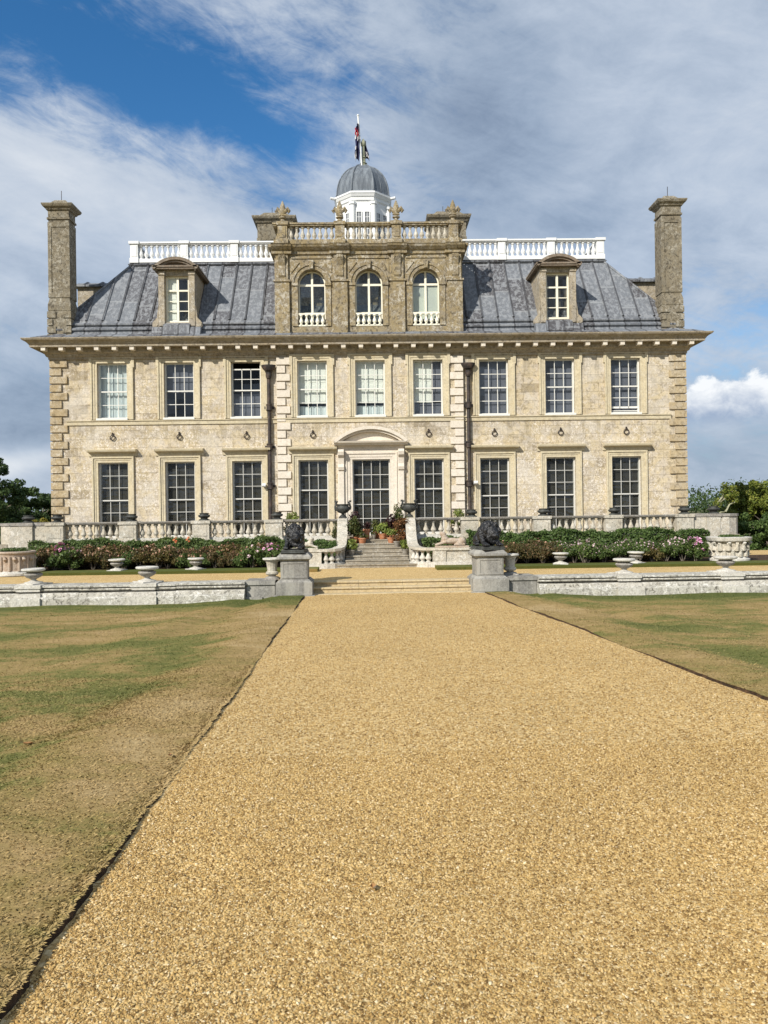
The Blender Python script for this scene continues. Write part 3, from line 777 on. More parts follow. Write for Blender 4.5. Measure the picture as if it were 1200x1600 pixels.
def shutters(win, o, y, spec):
    x0, x1, z0, z1 = o
    for mt, a, b, c, d in spec:
        xa, xb, za, zb = x0 + (x1 - x0) * a + .02, x0 + (x1 - x0) * b - .02, z0 + (z1 - z0) * c + .02, z0 + (z1 - z0) * d - .02
        mb = MB()
        if mt == 'blind':                         # panelled leaves
            n = 3 if b - a > .9 else 2
            for k in range(n):
                p, q = xa + (xb - xa) * k / n + .004, xa + (xb - xa) * (k + 1) / n - .004
                yy = y + random.uniform(0, .05)
                mb.box(p, q, yy, yy + .03, za, zb)
                for zz in (za + .08, za + (zb - za) * .52):
                    mb.box(p + .07, q - .07, yy - .012, yy, zz, zz + (zb - za) * .40)
            build(mb, 'shutter', 'blind', win)
        else:                                     # hanging cloth with folds
            n = 40; vs = []; fs = []
            for k in range(n + 1):
                t = k / n; fl = .12 if 'blind' in mt else 1.0; yy = y + .03 + fl * (.022 * math.sin(t * 38 + a * 7) + .012 * math.sin(t * 71))
                vs += [(xa + (xb - xa) * t, yy, za), (xa + (xb - xa) * t, yy + .01, zb)]
            fs = [(2 * k, 2 * k + 2, 2 * k + 3, 2 * k + 1) for k in range(n)]
            build(mb.add(vs, fs), 'curtain', mt, win, recalc=False, smooth=True)
for i, o in enumerate(UP):
    xc = COLS[i]; y = yf(xc)
    w = build(architrave(o, y, .27, ears=.05), 'window', 'dressed', house, org=(xc, y, o[2]))
    sash(w, o, y + .13, 3, 2, 2, 5.27, top_open=.22 if i == 2 else 0, bot_open=.16 if i == 8 else 0)
    build(MB().box(o[0] - .03, o[1] + .03, y - .115, y + .125, o[2] - .034, o[2] + .05), 'sill', 'sash', w)
    shutters(w, o, y + .32, up_blind[i])
for i, o in enumerate(LO):
    xc = COLS[i]; y = yf(xc)
    if i == 4: continue
    w = build(architrave(o, y, .25), 'window', 'dressed', house, org=(xc, y, o[2]))
    mid = 3 <= i <= 5
    z0, z1 = o[2], o[3]
    if mid: sash(w, o, y + .13, 3, 2, 3, z1 - .05 - 1.23, mt='aged_sash', bw=.021)
    else: sash(w, o, y + .13, 3, 3, 3, z0 + (z1 - z0) * .5, mt='aged_sash', bw=.021)
    hb = MB().prism([(y + .01, 2.515), (y - .05, 2.515), (y - .06, 2.655), (y - .14, 2.675), (y - .27, 2.69), (y - .29, 2.73), (y - .30, 2.78), (y + .01, 2.82)], 'x', xc - 1.02, xc + 1.02)
    build(hb, 'lintel', 'dressed', w)
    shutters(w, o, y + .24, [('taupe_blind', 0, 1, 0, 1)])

# --- garden door with its segmental pediment
o = LO[4]; y = Y0 - BP
door = build(architrave(o, y, .30).box(-1.42, -1.12, y - .10, y + .02, -1, 2.62).box(1.12, 1.42, y - .10, y + .02, -1, 2.62)
             .box(-1.42, 1.42, y - .06, y + .02, 2.551, 2.86).box(-1.38, -1.16, y - .16, y - .101, -1, 1.75).box(1.16, 1.38, y - .16, y - .101, -1, 1.75),
             'garden_door', 'pink', house, org=(0, y, -.97))
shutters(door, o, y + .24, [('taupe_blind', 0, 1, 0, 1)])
sash(door, o, y + .13, 4, 2, 3, o[3] - .05 - 1.23, mt='aged_sash', bw=.023)
for s in (-1, 1):
    x = s * 1.27
    con = MB().prism([(y - .10, 1.76), (y - .20, 1.80), (y - .24, 1.92), (y - .17, 2.05), (y - .22, 2.3), (y - .36, 2.42), (y - .40, 2.56), (y - .34, 2.66), (y - .10, 2.66)], 'x', x - .12, x + .12)
    build(con, 'console', 'pink', door)
ped = MB().prism([(y + .01, 2.84), (y - .30, 2.84), (y - .33, 2.89), (y - .42, 2.93), (y - .45, 3.0), (y + .01, 3.02)], 'x', -1.56, 1.56)
c_z = 3.02 - 1.72; rr = math.hypot(1.56, 1.72)
a0 = math.degrees(math.atan2(1.72, 1.56)); a1 = 180 - a0
out_ = arc(0, c_z, rr, a0, a1, 28)
def curved(mb, r0, r1, y0_, y1_):
    p = arc(0, c_z, r1, a0, a1, 28); q = arc(0, c_z, r0, a0 + .8, a1 - .8, 28)
    for k in range(28):
        q1, q2 = q[k], q[k + 1]; p1, p2 = p[k], p[k + 1]
        f = [(p1[0], y0_, p1[1]), (p2[0], y0_, p2[1]), (q2[0], y0_, q2[1]), (q1[0], y0_, q1[1])]
        mb.add(f + [(v[0], y1_, v[2]) for v in f], [(0, 1, 2, 3), (4, 7, 6, 5), (0, 4, 5, 1), (2, 6, 7, 3)])
curved(ped, rr - .13, rr, y - .45, y + .01); curved(ped, rr - .22, rr - .131, y - .34, y + .01)
ped.prism([(q[0] * .97, max(q[1], 3.021)) for q in arc(0, c_z, rr - .23, a0 + 2, a1 - 2, 24)], 'y', y - .12, y + .008)
build(ped, 'pediment', 'pink', door)

# --- iron rings, drainpipes, lamps
for i, x in enumerate(COLS):
    if i == 4: continue
    yy = yf(x); mb = MB()
    pts = [(x + .105 * math.sin(2 * math.pi * k / 16), yy - .05, 3.30 - .105 * math.cos(2 * math.pi * k / 16)) for k in range(17)]
    mb.tube(pts, .022, 6).lathe([(.035, 0), (.05, .03), (.03, .06), (.045, .09), (.01, .12)], x, yy - .04, 3.40, 8)
    build(mb, 'wall_ring', 'iron', house, smooth=True)
for s, x in ((-1, -4.29), (1, 4.17)):
    mb = MB().tube([(x, Y0 - .14, -1.0), (x, Y0 - .14, 5.9)], .072, 10)
    dp = build(mb, 'drainpipe', 'iron', house, org=(x, Y0, -1), smooth=True)
    hp = MB().lathe([(.10, 0), (.13, .10), (.13, .24), (.16, .28)], x, Y0 - .16, 5.72, 10)
    hp.lathe([(.17, .32), (.25, .40), (.30, .50), (.31, .56), (.24, .565)], x, Y0 - .18, 5.72, 14, sx=1, sy=.6)
    build(hp, 'hopper', 'iron', dp, smooth=True)
    for z in (4.35, 2.68, 1.02):
        build(MB().lathe([(.11, 0), (.135, .02), (.135, .05), (.115, .07), (.115, .22), (.135, .24), (.135, .27), (.11, .29)], x, Y0 - .14, z, 10).box(x - .21, x + .21, Y0 - .07, Y0 + .001, z + .09, z + .2), 'pipe_collar', 'iron', dp, smooth=True)
    lx = x + s * .27 + (.02 if s < 0 else -.02)
    lm = MB().box(lx - .05, lx + .05, Y0 - .20, Y0 - .06, 1.12, 1.26).tube([(lx, Y0 - .06, 1.19), (lx, Y0 + .001, 1.19)], .03, 8).tube([(lx - .08, Y0 - .26, 1.2), (lx + .08, Y0 - .26, 1.2)], .075, 12)
    build(lm, 'floodlight', 'iron_light', dp)

# --- cornice
CB = 6.62
prof = [(.02, 6.60), (.09, 6.62), (.10, 6.72), (.16, 6.74), (.20, 6.83), (.30, 6.88), (.31, 7.06), (.62, 7.065), (.64, 7.05), (.65, 7.14), (.68, 7.16), (.70, 7.20), (.76, 7.25), (.86, 7.30), (.90, 7.355), (.90, 7.385), (.55, 7.46)]
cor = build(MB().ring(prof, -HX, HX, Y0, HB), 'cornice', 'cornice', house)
md = MB().box(-.09, .09, 0, .30, .01, .15).box(-.105, .105, -.01, .30, .12, .149)
n = 38; first = None
for k in range(n):
    x = -HX - .1 + (2 * HX + .2) * k / (n - 1)
    if first is None:
        first = build(md, 'modillion', 'pink', cor, org=ORG[cor.name]); first.data.transform(Matrix.Translation(ORG[cor.name])); q = first
    else:
        q = first.copy(); S.collection.objects.link(q)
    q.parent = cor; q.location = Vector((x, Y0 - .60, 6.90)) - ORG[cor.name]

# --- mansard roof
RT, ZI = 11.42, 2.62
RI = .36
rp = [(.62, 7.46), (.30, 7.60), (-.02, 7.70), (-.12, 7.80), (-.12, 7.87), (-.05, 7.89), (-.04, 7.95), (-.11, 8.0), (-.24, 8.07), (-.24, 8.11), (-.17, 8.13), (-.16, 8.19), (-.22, 8.24), (-.33, 8.27), (-RI, 8.36), (-ZI, RT)]
rf = MB().ring([(.56, 7.42)] + rp + [(-ZI, RT + .12), (-ZI - .25, RT + .13)], -HX, HX, Y0, HB)
rf.add([(-HX + ZI + .2, Y0 + ZI + .2, RT + .10), (HX - ZI - .2, Y0 + ZI + .2, RT + .10), (HX - ZI - .2, HB - ZI - .2, RT + .10), (-HX + ZI + .2, HB - ZI - .2, RT + .10)], [(0, 1, 2, 3)])
def roll(mb, base, top, r=.072): mb.tube([base, top], r, 6)
x = -40 + .68 * math.ceil((40 - HX + .5) / .68)
while x < HX - .5:
    t = min(1, (HX - abs(x) - RI) / (ZI - RI))
    j = random.uniform(-.02, .02)
    if t > .02: roll(rf, (x + j, Y0 + RI, 8.34), (x + j, Y0 + RI + (ZI - RI) * t, 8.36 + (RT - 8.36) * t))
    x += .68
yv = Y0 + .9
while yv < HB - .7:
    t = min(1, min(yv - Y0 - RI, HB - RI - yv) / (ZI - RI))
    for s in (-1, 1): roll(rf, (s * (HX - RI), yv, 8.34), (s * (HX - RI - (ZI - RI) * t), yv, 8.36 + (RT - 8.36) * t))
    yv += .72
for s in (-1, 1): roll(rf, (s * (HX - RI), Y0 + RI, 8.36), (s * (HX - ZI), Y0 + ZI, RT + .02), .06)
rf.ring([(-ZI + .06, RT - .02), (-ZI + .12, RT + .04), (-ZI + .08, RT + .10), (-ZI - .02, RT + .135)], -HX, HX, Y0, HB)
roof = build(rf, 'roof', 'lead', house)

# --- white balustrade round the roof flat
zb = RT + .13; xo = HX - ZI - .05; yo = Y0 + ZI + .05
dies = [-10.70, -8.42, -6.14, 6.14, 8.42, 10.70]
def rail_run(mb, a, b, axis, c):
    for z0_, z1_, w in ((zb, zb + .17, .15), (zb + .82, zb + .87, .12), (zb + .87, zb + .94, .17)):
        if axis == 'x': mb.box(a, b, c - w, c + w, z0_, z1_)
        else: mb.box(c - w, c + w, a, b, z0_, z1_)
def die(mb, x, y):
    mb.box(x - .20, x + .20, y - .20, y + .20, zb - .02, zb + .2).box(x - .17, x + .17, y - .17, y + .17, zb + .2, zb + .84)
    mb.box(x - .12, x + .12, y - .185, y - .169, zb + .27, zb + .76)
    mb.box(x - .23, x + .23, y - .23, y + .23, zb + .84, zb + .96)
for s in (-1, 1):
    rb = MB(); a, b = sorted((s * 10.9, s * 3.9)); rail_run(rb, a, b, 'x', yo)
    rail_run(rb, yo + .2, yo + 14, 'y', s * 10.72)
    for k in range(6): die(rb, s * 10.72, yo + 2.35 * (k + 1))
    for k in range(52):
        if k % 9 != 8: rb.lathe([(r * .17, z * .65) for r, z in BAL], s * 10.72, yo + .42 + k * .262, zb + .17, 7)
    for x in dies:
        if x * s > 0: die(rb, x, yo)
    rbal = build(rb, 'roof_balustrade', 'white', house, org=(s * 7, yo, zb))
    sp = []
    for a, b in ((3.95, 6.14), (6.14, 8.42), (8.42, 10.70)):
        for k in range(8): sp.append((s * (a + (b - a) * (k + 1) / 9 * .97 + (b - a) * .015), yo, zb + .17))
    place_balusters('baluster', .65, .17, 'white', rbal, sp, 8)
ar = MB()

# --- attic storey over the middle
AT = 4.0; ya = Y0 - .02; z_s, z_t = 9.78, 11.28; r_a = .585
def arch_wall(mb, y, x0, x1, zb_, zt, cxs, r, zs, zsill, depth):
    edges = [x0] + [e for c in cxs for e in (c - r, c + r)] + [x1]
    for k in range(0, len(edges), 2):
        a, b = edges[k], edges[k + 1]; mb.add([(a, y, zb_), (b, y, zb_), (b, y, zt), (a, y, zt)], [(0, 1, 2, 3)])
    for c in cxs:
        n = 20; p = arc(c, zs, r, 180, 0, n)
        for k in range(n):
            (xa, za), (xb, zb2) = p[k], p[k + 1]
            mb.add([(xa, y, za), (xb, y, zb2), (xb, y, zt), (xa, y, zt)], [(0, 1, 2, 3)])
            mb.add([(xa, y, za), (xb, y, zb2), (xb, y + depth, zb2), (xa, y + depth, za)], [(0, 3, 2, 1)])
        mb.add([(c - r, y, zb_), (c + r, y, zb_), (c + r, y, zsill), (c - r, y, zsill)], [(0, 1, 2, 3)])
        mb.add([(c - r, y, zsill), (c + r, y, zsill), (c + r, y + depth, zsill), (c - r, y + depth, zsill)], [(0, 1, 2, 3)])
        for s in (-1, 1):
            x = c + s * r; mb.add([(x, y, zsill), (x, y + depth, zsill), (x, y + depth, zs), (x, y, zs)], [(0, 1, 2, 3)])
AW = [-2.435, 0.0, 2.435]
arch_wall(ar, ya, -AT, AT, 7.6, z_t, AW, r_a, z_s, 7.94, .45)
for s in (-1, 1): ar.add([(s * AT, ya, 7.6), (s * AT, ya + 4.0, 7.6), (s * AT, ya + 4.0, z_t + .5), (s * AT, ya, z_t + .5)], [(0, 1, 2, 3)])
ar.box(-AT + .01, AT - .01, ya + .9, ya + 4.0, 7.6, z_t + .45)
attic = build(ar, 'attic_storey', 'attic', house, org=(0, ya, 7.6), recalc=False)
# pilasters, archivolts, imposts, key blocks
tr = MB()
PX = [-3.68, -1.22, 1.22, 3.68]
for x in PX:
    w = .31
    tr.box(x - w, x + w, ya - .12, ya + .01, 7.85, 9.90).box(x - w - .05, x + w + .05, ya - .17, ya + .01, 9.82, 9.90)
    tr.box(x - w + .05, x + w - .05, ya - .10, ya + .01, 9.901, z_t).box(x - w, x + w, ya - .16, ya + .01, 7.55, 7.849)
    tr.prism([(ya - .10, 10.0), (ya - .15, 10.08), (ya - .13, 10.5), (ya - .24, 10.78), (ya - .26, 10.92), (ya - .10, 10.95)], 'x', x - .14, x + .14)
    for q in (-.08, 0, .08): tr.box(x + q - .018, x + q + .018, ya - .27, ya - .1, 10.80, 10.93)
for c in AW:
    for r0, r1, d in ((r_a + .005, r_a + .16, .05), (r_a + .161, r_a + .23, .09)):
        p, q = arc(c, z_s, r1, 180, 0, 20), arc(c, z_s, r0, 180, 0, 20)
        for k in range(20):
            f = [(p[k][0], ya - d, p[k][1]), (p[k + 1][0], ya - d, p[k + 1][1]), (q[k + 1][0], ya - d, q[k + 1][1]), (q[k][0], ya - d, q[k][1])]
            tr.add(f + [(v[0], ya + .005, v[2]) for v in f], [(0, 1, 2, 3), (0, 4, 5, 1), (2, 6, 7, 3)])
    for s in (-1, 1):
        a, b = sorted((c + s * r_a, c + s * (r_a + .235)))
        tr.box(a, b, ya - .05, ya + .005, 7.95, z_s - .12).box(a - .02, b + .02, ya - .10, ya + .006, z_s - .119, z_s)
        # carved spandrel panels
        xa = c + s * .50; xb = c + s * .86
        tr.prism([(xa, 10.66), (xb, 10.66), (xb, 10.2)], 'y', ya - .035, ya + .004)
    tr.prism([(c - .07, z_s + r_a + .0), (c + .07, z_s + r_a), (c + .11, z_s + r_a + .36), (c - .11, z_s + r_a + .36)], 'y', ya - .16, ya + .004)
    tr.box(c - .85, c + .85, ya - .04, ya + .003, 10.82, 10.88)
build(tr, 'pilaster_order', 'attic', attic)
# entablature, breaking forward over the pilasters
en = MB()
ep = [(.0, z_t - .30), (-.06, z_t - .28), (-.07, z_t - .16), (-.14, z_t - .12), (-.24, z_t - .02), (-.27, z_t + .05), (-.30, z_t + .08), (0, z_t + .14)]
en.prism([(ya + q[0], q[1]) for q in ep] + [(ya + 1, z_t + .14), (ya + 1, z_t - .30)], 'x', -AT - .02, AT + .02)
for x in PX: en.prism([(ya + q[0] * 1.06 - .11, q[1] - .003) for q in ep[1:-1]] + [(ya - .02, z_t + .138), (ya - .02, z_t - .295)], 'x', x - .42, x + .42)
for s in (-1, 1):
    a, b = sorted((s * AT, s * (AT + .24))); en.box(a, b, ya - .22, ya + 4.0, z_t - .02, z_t + .10)
build(en, 'attic_cornice', 'attic', attic)
for i, c in enumerate(AW):
    y = ya + .28; mb = MB(); r = r_a
    p, q = arc(c, z_s, r - .005, 180, 0, 20), arc(c, z_s, r - .06, 180, 0, 20)
    for k in range(20):
        f = [(p[k][0], y, p[k][1]), (p[k + 1][0], y, p[k + 1][1]), (q[k + 1][0], y, q[k + 1][1]), (q[k][0], y, q[k][1])]
        mb.add(f + [(v[0], y + .06, v[2]) for v in f], [(0, 1, 2, 3), (2, 6, 7, 3), (0, 4, 5, 1)])
    mb.box(c - r + .004, c - r + .06, y, y + .06, 7.95, z_s).box(c + r - .06, c + r - .004, y, y + .06, 7.95, z_s)
    mb.box(c - .045, c + .045, y - .006, y + .05, 7.95, z_s + r - .05)
    mb.box(c - r + .061, c + r - .061, y + .002, y + .05, z_s - .06, z_s + .03).box(c - r + .061, c + r - .061, y + .002, y + .05, 7.951, 8.03)
    for z in (8.58,): mb.box(c - r + .061, c + r - .061, y + .008, y + .04, z - .018, z + .018)
    w = build(mb, 'attic_window', 'cream', attic, org=(c, y, 7.95))
    g = MB().prism(arc(c, z_s, r - .03, 180, 0, 20) + [(c + r - .03, 7.97), (c - r + .03, 7.97)][::1], 'y', y + .02, y + .022)
    build(g, 'pane', 'glass', w)
for i, c in enumerate(AW):
    if i == 2: build(MB().box(c - .55, c + .55, ya + .36, ya + .38, 7.96, 9.7), 'attic_blind', 'blind', attic)
    rl = MB().box(c - .57, c + .57, ya - .02, ya + .06, 8.44, 8.50).box(c - .57, c + .57, ya - .02, ya + .06, 7.945, 8.0)
    for k in range(5): rl.lathe([(r * .14, z * .44) for r, z in BAL], c - .46 + .23 * k, ya + .02, 8.0, 8)
    build(rl, 'window_balustrade', 'cream', attic, smooth=True)
# attic balustrade with its fleur-de-lis
zk = z_t + .14; bb = MB(); yb = ya - .05
bb.box(-AT, AT, yb - .14, yb + .16, zk - .02, zk + .16).box(-AT - .02, AT + .02, yb - .14, yb + .14, zk + .74, zk + .80).box(-AT - .05, AT + .05, yb - .18, yb + .18, zk + .80, zk + .87)
for s in (-1, 1):
    x = s * (AT - .12)
    bb.box(x - .13, x + .13, yb + .18, yb + 3.6, zk - .02, zk + .16).box(x - .15, x + .15, yb + .18, yb + 3.6, zk + .76, zk + .86)
    for k in range(14): bb.lathe([(r * .16, z * .60) for r, z in BAL], x, yb + .4 + k * .24, zk + .16, 7)
PB = [-3.62, -1.2, 1.2, 3.62]
for x in PB:
    bb.box(x - .24, x + .24, yb - .24, yb + .2, zk - .04, zk + .17).box(x - .20, x + .20, yb - .20, yb + .18, zk + .17, zk + .76).box(x - .25, x + .25, yb - .25, yb + .22, zk + .76, zk + .90)
    bb.box(x - .13, x + .13, yb - .225, yb - .199, zk + .24, zk + .70)
abal = build(bb, 'attic_balustrade', 'attic', house, org=(0, yb, zk))
sp = []
for a, b, n in ((-3.40, -1.42, 8), (-.98, .98, 8), (1.42, 3.40, 8)):
    for k in range(n): sp.append((a + (b - a) * (k + .5) / n, yb, zk + .16))
place_balusters('baluster', .58, .165, 'terrace', abal, sp, 8)
fz = zk + .90
for x in PB:
    fl = MB().lathe([(.17, 0), (.19, .05), (.10, .10), (.08, .16), (.16, .20), (.16, .24), (.07, .28)], x, yb, fz, 12)
    fl.lathe([(.05, .26), (.13, .42), (.16, .56), (.11, .74), (.03, .92), (.005, .96)], x, yb, fz, 10, sx=.9, sy=.6)
    for s in (-1, 1):
        fl.tube([(x + s * .03, yb, fz + .30), (x + s * .12, yb, fz + .50), (x + s * .23, yb, fz + .62), (x + s * .28, yb, fz + .52), (x + s * .24, yb, fz + .42)], [.05, .085, .09, .07, .03], 8)
    fl.tube([(x - .15, yb - .02, fz + .34), (x + .15, yb - .02, fz + .34)], .045, 8)
    build(fl, 'finial', 'attic', abal, smooth=True)

# --- dormers
def dormer(xc, blind):
    yd = Y0 - .06; hw = .78; mb = MB()
    zt = 10.40; zs_ = 8.16
    mb.box(xc - hw, xc - .50, yd, yd + 2.2, 7.70, zt).box(xc + .50, xc + hw, yd, yd + 2.2, 7.70, zt).box(xc - .499, xc + .499, yd + .02, yd + 2.2, 10.14, zt - .001).box(xc - .499, xc + .499, yd + .03, yd + .5, 7.70, zs_)
    for s in (-1, 1):
        a, b = sorted((xc + s * .52, xc + s * .76)); mb.box(a, b, yd - .05, yd - .001, 8.0, 10.16).box(a - .02, b + .02, yd - .09, yd - .002, 10.161, 10.30)
        # scrolled foot at each side
        xs_ = xc + s * (hw + .001)
        def sx(v): return xs_ + s * v
        poly = [(sx(0), 8.9), (sx(.04), 8.6), (sx(.07), 8.35), (sx(.17), 8.26), (sx(.25), 8.16), (sx(.27), 8.02), (sx(.22), 7.92), (sx(0), 7.9)]
        mb.prism(poly, 'y', yd - .02, yd + .22)
        mb.tube([(sx(.14), yd - .045, 8.07), (sx(.14), yd + .24, 8.07)], .11, 12)
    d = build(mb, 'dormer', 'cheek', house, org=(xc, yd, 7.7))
    pm = MB(); R0, cz = 1.28, 10.42 - .84
    pm.box(xc - .95, xc + .95, yd - .24, yd + 2.6, 10.36, 10.43).box(xc - .97, xc + .97, yd - .28, yd + 2.6, 10.43, 10.50)
    A0 = math.degrees(math.asin(.92 / R0)); A0 = 90 - math.degrees(math.asin(.97 / R0))
    for r0, r1, yy in ((R0 - .12, R0, yd - .28), (R0 - .20, R0 - .121, yd - .2)):
        p, q = arc(xc, cz, r1, 180 - A0, A0, 20), arc(xc, cz, r0, 180 - A0, A0, 20)
        for k in range(20):
            f = [(p[k][0], yy, p[k][1]), (p[k + 1][0], yy, p[k + 1][1]), (q[k + 1][0], yy, q[k + 1][1]), (q[k][0], yy, q[k][1])]
            pm.add(f + [(v[0], yd + 3.0, v[2]) for v in f], [(0, 1, 2, 3), (0, 4, 5, 1), (2, 6, 7, 3)])
    pm.prism([(q[0], max(q[1], 10.501)) for q in arc(xc, cz, R0 - .16, 180 - A0, A0, 20)], 'y', yd - .03, yd + .5)
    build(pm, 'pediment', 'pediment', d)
    ap = MB().prism([(yd - .30, 7.60), (yd - .22, 7.98), (yd + .04, 8.14), (yd + .3, 8.15), (yd + .3, 7.6)], 'x', xc - .56, xc + .56)
    for s in (-1, 1): ap.prism([(yd - .30, 7.55), (yd - .16, 7.93), (yd + .1, 7.94), (yd + .1, 7.55)], 'x', xc + s * .80 - .22, xc + s * .80 + .22)
    build(ap, 'apron', 'lead', d)
    y = yd + .17; x0, x1, z0, z1 = xc - .50, xc + .50, 8.16, 10.14
    wm = MB().box(x0, x0 + .07, y, y + .1, z0, z1).box(x1 - .07, x1, y, y + .1, z0, z1).box(x0 + .07, x1 - .07, y + .001, y + .1, z0, z0 + .10).box(x0 + .07, x1 - .07, y + .001, y + .1, z1 - .06, z1)
    wm.box(xc - .045, xc + .045, y - .006, y + .08, z0 + .1, z1 - .06)
    zt_ = z0 + (z1 - z0) * .70
    for a, b in ((x0 + .07, xc - .045), (xc + .045, x1 - .07)):
        wm.box(a, b, y + .003, y + .07, zt_ - .035, zt_ + .035)
        for z in (z0 + .10 + (zt_ - z0 - .13) / 3, z0 + .10 + (zt_ - z0 - .13) * 2 / 3): wm.box(a, b, y + .012, y + .05, z - .017, z + .017)
    w = build(wm, 'dormer_window', 'cream', d)
    gm = MB().add([(x0 + .06, y + .03, z0 + .05), (x1 - .06, y + .03, z0 + .05), (x1 - .06, y + .03, z1 - .05), (x0 + .06, y + .03, z1 - .05)], [(0, 1, 2, 3)])
    build(gm, 'dormer_pane', 'glass', d, recalc=False)
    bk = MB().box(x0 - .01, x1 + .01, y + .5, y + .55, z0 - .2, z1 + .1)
    build(bk, 'dormer_dark_sheet', 'room_shade', d)  # dark sheet in place of the dormer room's shade
    if blind:
        lf = MB().box(x0 + .05, xc - .03, y + .12, y + .15, z0 + .03, z1 - .04)
        for k in range(3): lf.box(x0 + .13, xc - .10, y + .108, y + .119, z0 + .2 + k * .42, z0 + .5 + k * .42)
        build(lf, 'shutter', 'blind', d)
dormer(-8.14, True); dormer(8.08, False)

# --- chimneys
def end_chimney(s):
    a, b = (-13.58, -12.72) if s < 0 else (12.62, 13.46)
    y0_, y1_ = Y0 + .1, Y0 + .80; mb = MB()
    cx, cy = (a + b) / 2, (y0_ + y1_) / 2; hx, hy = (b - a) / 2, (y1_ - y0_) / 2
    def bx(e, z0_, z1_): mb.box(a - e, b + e, y0_ - e, y1_ + e, z0_, z1_)
    bx(.035, 7.4, 8.75)
    z = 8.72; k = 0
    while z > 7.7:
        w = .36 if k % 2 == 0 else .22
        for xa, xb in ((a - .075, a - .075 + w), (b + .075 - w, b + .075)):
            mb.box(xa, xb, y0_ - .08, y1_ + .08, z - .29, z - .02)
        z -= .32; k += 1
    mb.taper(cx, cy, 8.75, 9.0, hx + .05, hy + .05, hx + .05, hy + .05); mb.taper(cx, cy, 9.0, 9.22, hx + .05, hy + .05, hx, hy)
    bx(0, 9.22, 12.72)
    for e, z0_, z1_ in ((.028, 9.3, 9.5), (.028, 12.3, 12.5)): bx(e, z0_, z1_)
    mb.box(a - .025, a + .12, y0_ - .025, y1_ + .025, 9.501, 12.299); mb.box(b - .12, b + .025, y0_ - .025, y1_ + .025, 9.501, 12.299)
    bx(.05, 12.62, 12.70); bx(.01, 12.70, 12.98)
    vs = [(.01, 12.98), (.07, 13.02), (.10, 13.08), (.18, 13.14), (.22, 13.22), (.22, 13.26), (.0, 13.32)]
    mb.ring(vs, a, b, y0_, y1_)
    mb.taper(cx, cy, 13.32, 13.52, hx - .02, hy - .02, hx - .20, hy - .2)
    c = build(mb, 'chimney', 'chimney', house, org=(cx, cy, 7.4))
    build(MB().tube([(cx, cy, 13.5), (cx, cy, 13.98)], .014, 5), 'lightning_rod', 'iron', c)
end_chimney(-1); end_chimney(1)
for x0, x1 in ((-5.42, -3.75), (3.12, 4.82)):
    y0_, y1_ = 38.0, 39.6; mb = MB(); cx, cy = (x0 + x1) / 2, (y0_ + y1_) / 2; hx, hy = (x1 - x0) / 2, (y1_ - y0_) / 2
    mb.box(x0, x1, y0_, y1_, 11.3, 14.2).box(x0 - .03, x1 + .03, y0_ - .03, y1_ + .03, 13.4, 13.5)
    mb.box(x0 - .03, x0 + .14, y0_ - .031, y1_, 11.3, 13.399).box(x1 - .14, x1 + .03, y0_ - .031, y1_, 11.3, 13.399)
    mb.ring([(0, 14.2), (.06, 14.24), (.10, 14.32), (.20, 14.40), (.24, 14.48), (.24, 14.54), (0, 14.6)], x0, x1, y0_, y1_)
    mb.taper(cx, cy, 14.6, 14.86, hx - .05, hy - .05, hx - .3, hy - .3)
    c = build(mb, 'chimney', 'chimney', house, org=(cx, cy, 11.3))
    build(MB().tube([(cx - .2, cy, 14.8), (cx - .2, cy, 15.3)], .014, 5), 'lightning_rod', 'iron', c)
# side dormers seen end on beyond the hips
for s in (-1, 1):
    a, b = sorted((s * 10.9, s * 13.2))
    mb = MB().box(a, b, 35.3, 37.7, 8.2, 10.36)
    sd = build(mb, 'side_dormer', 'cheek', house)
    lid = MB().box(a - .12, b + .12, 35.12, 37.9, 10.361, 10.45)
    lid.prism([(35.2, 10.451), (37.8, 10.451), (37.3, 10.68), (36.5, 10.78), (35.7, 10.68)], 'x', a - .1, b + .1)
    for k in range(4): lid.tube([(a + .3 + k * .7, 35.2, 10.46), (a + .3 + k * .7, 35.7, 10.70), (a + .3 + k * .7, 36.5, 10.80)], .045, 6)
    build(lid, 'dormer_lid', 'lead', sd)

# --- cupola
cx, cy = -.27, 45.0; PH = math.pi / 8
dr = MB().lathe([(1.55, 11.3), (1.55, 17.55)], cx, cy, 0, 8, PH).lathe([(1.60, 14.6), (1.60, 14.9)], cx, cy, 0, 8, PH)
for k in range(8):
    a = PH + k * math.pi / 4; x, y = cx + 1.54 * math.cos(a), cy + 1.54 * math.sin(a)
    dr.lathe([(.17, 14.9), (.17, 17.3), (.22, 17.32), (.22, 17.45)], x, y, 0, 8, PH)
cup = build(dr, 'cupola', 'white', house, org=(cx, cy, 11.3))
cc = MB().lathe([(1.55, 17.5), (1.62, 17.56), (1.63, 17.72), (1.68, 17.76), (1.74, 17.9), (1.77, 17.92), (1.77, 18.02), (1.6, 18.1)], cx, cy, 0, 8, PH)
for k in range(8):
    a = k * math.pi / 4; x, y = cx + 1.84 * math.cos(a), cy + 1.84 * math.sin(a)
for s in (-1, 1): cc.tube([(cx + s * 1.60, cy - .70, 17.93), (cx + s * 1.86, cy - .78, 17.95)], .08, 10)
build(cc, 'cupola_cornice', 'white', cup)
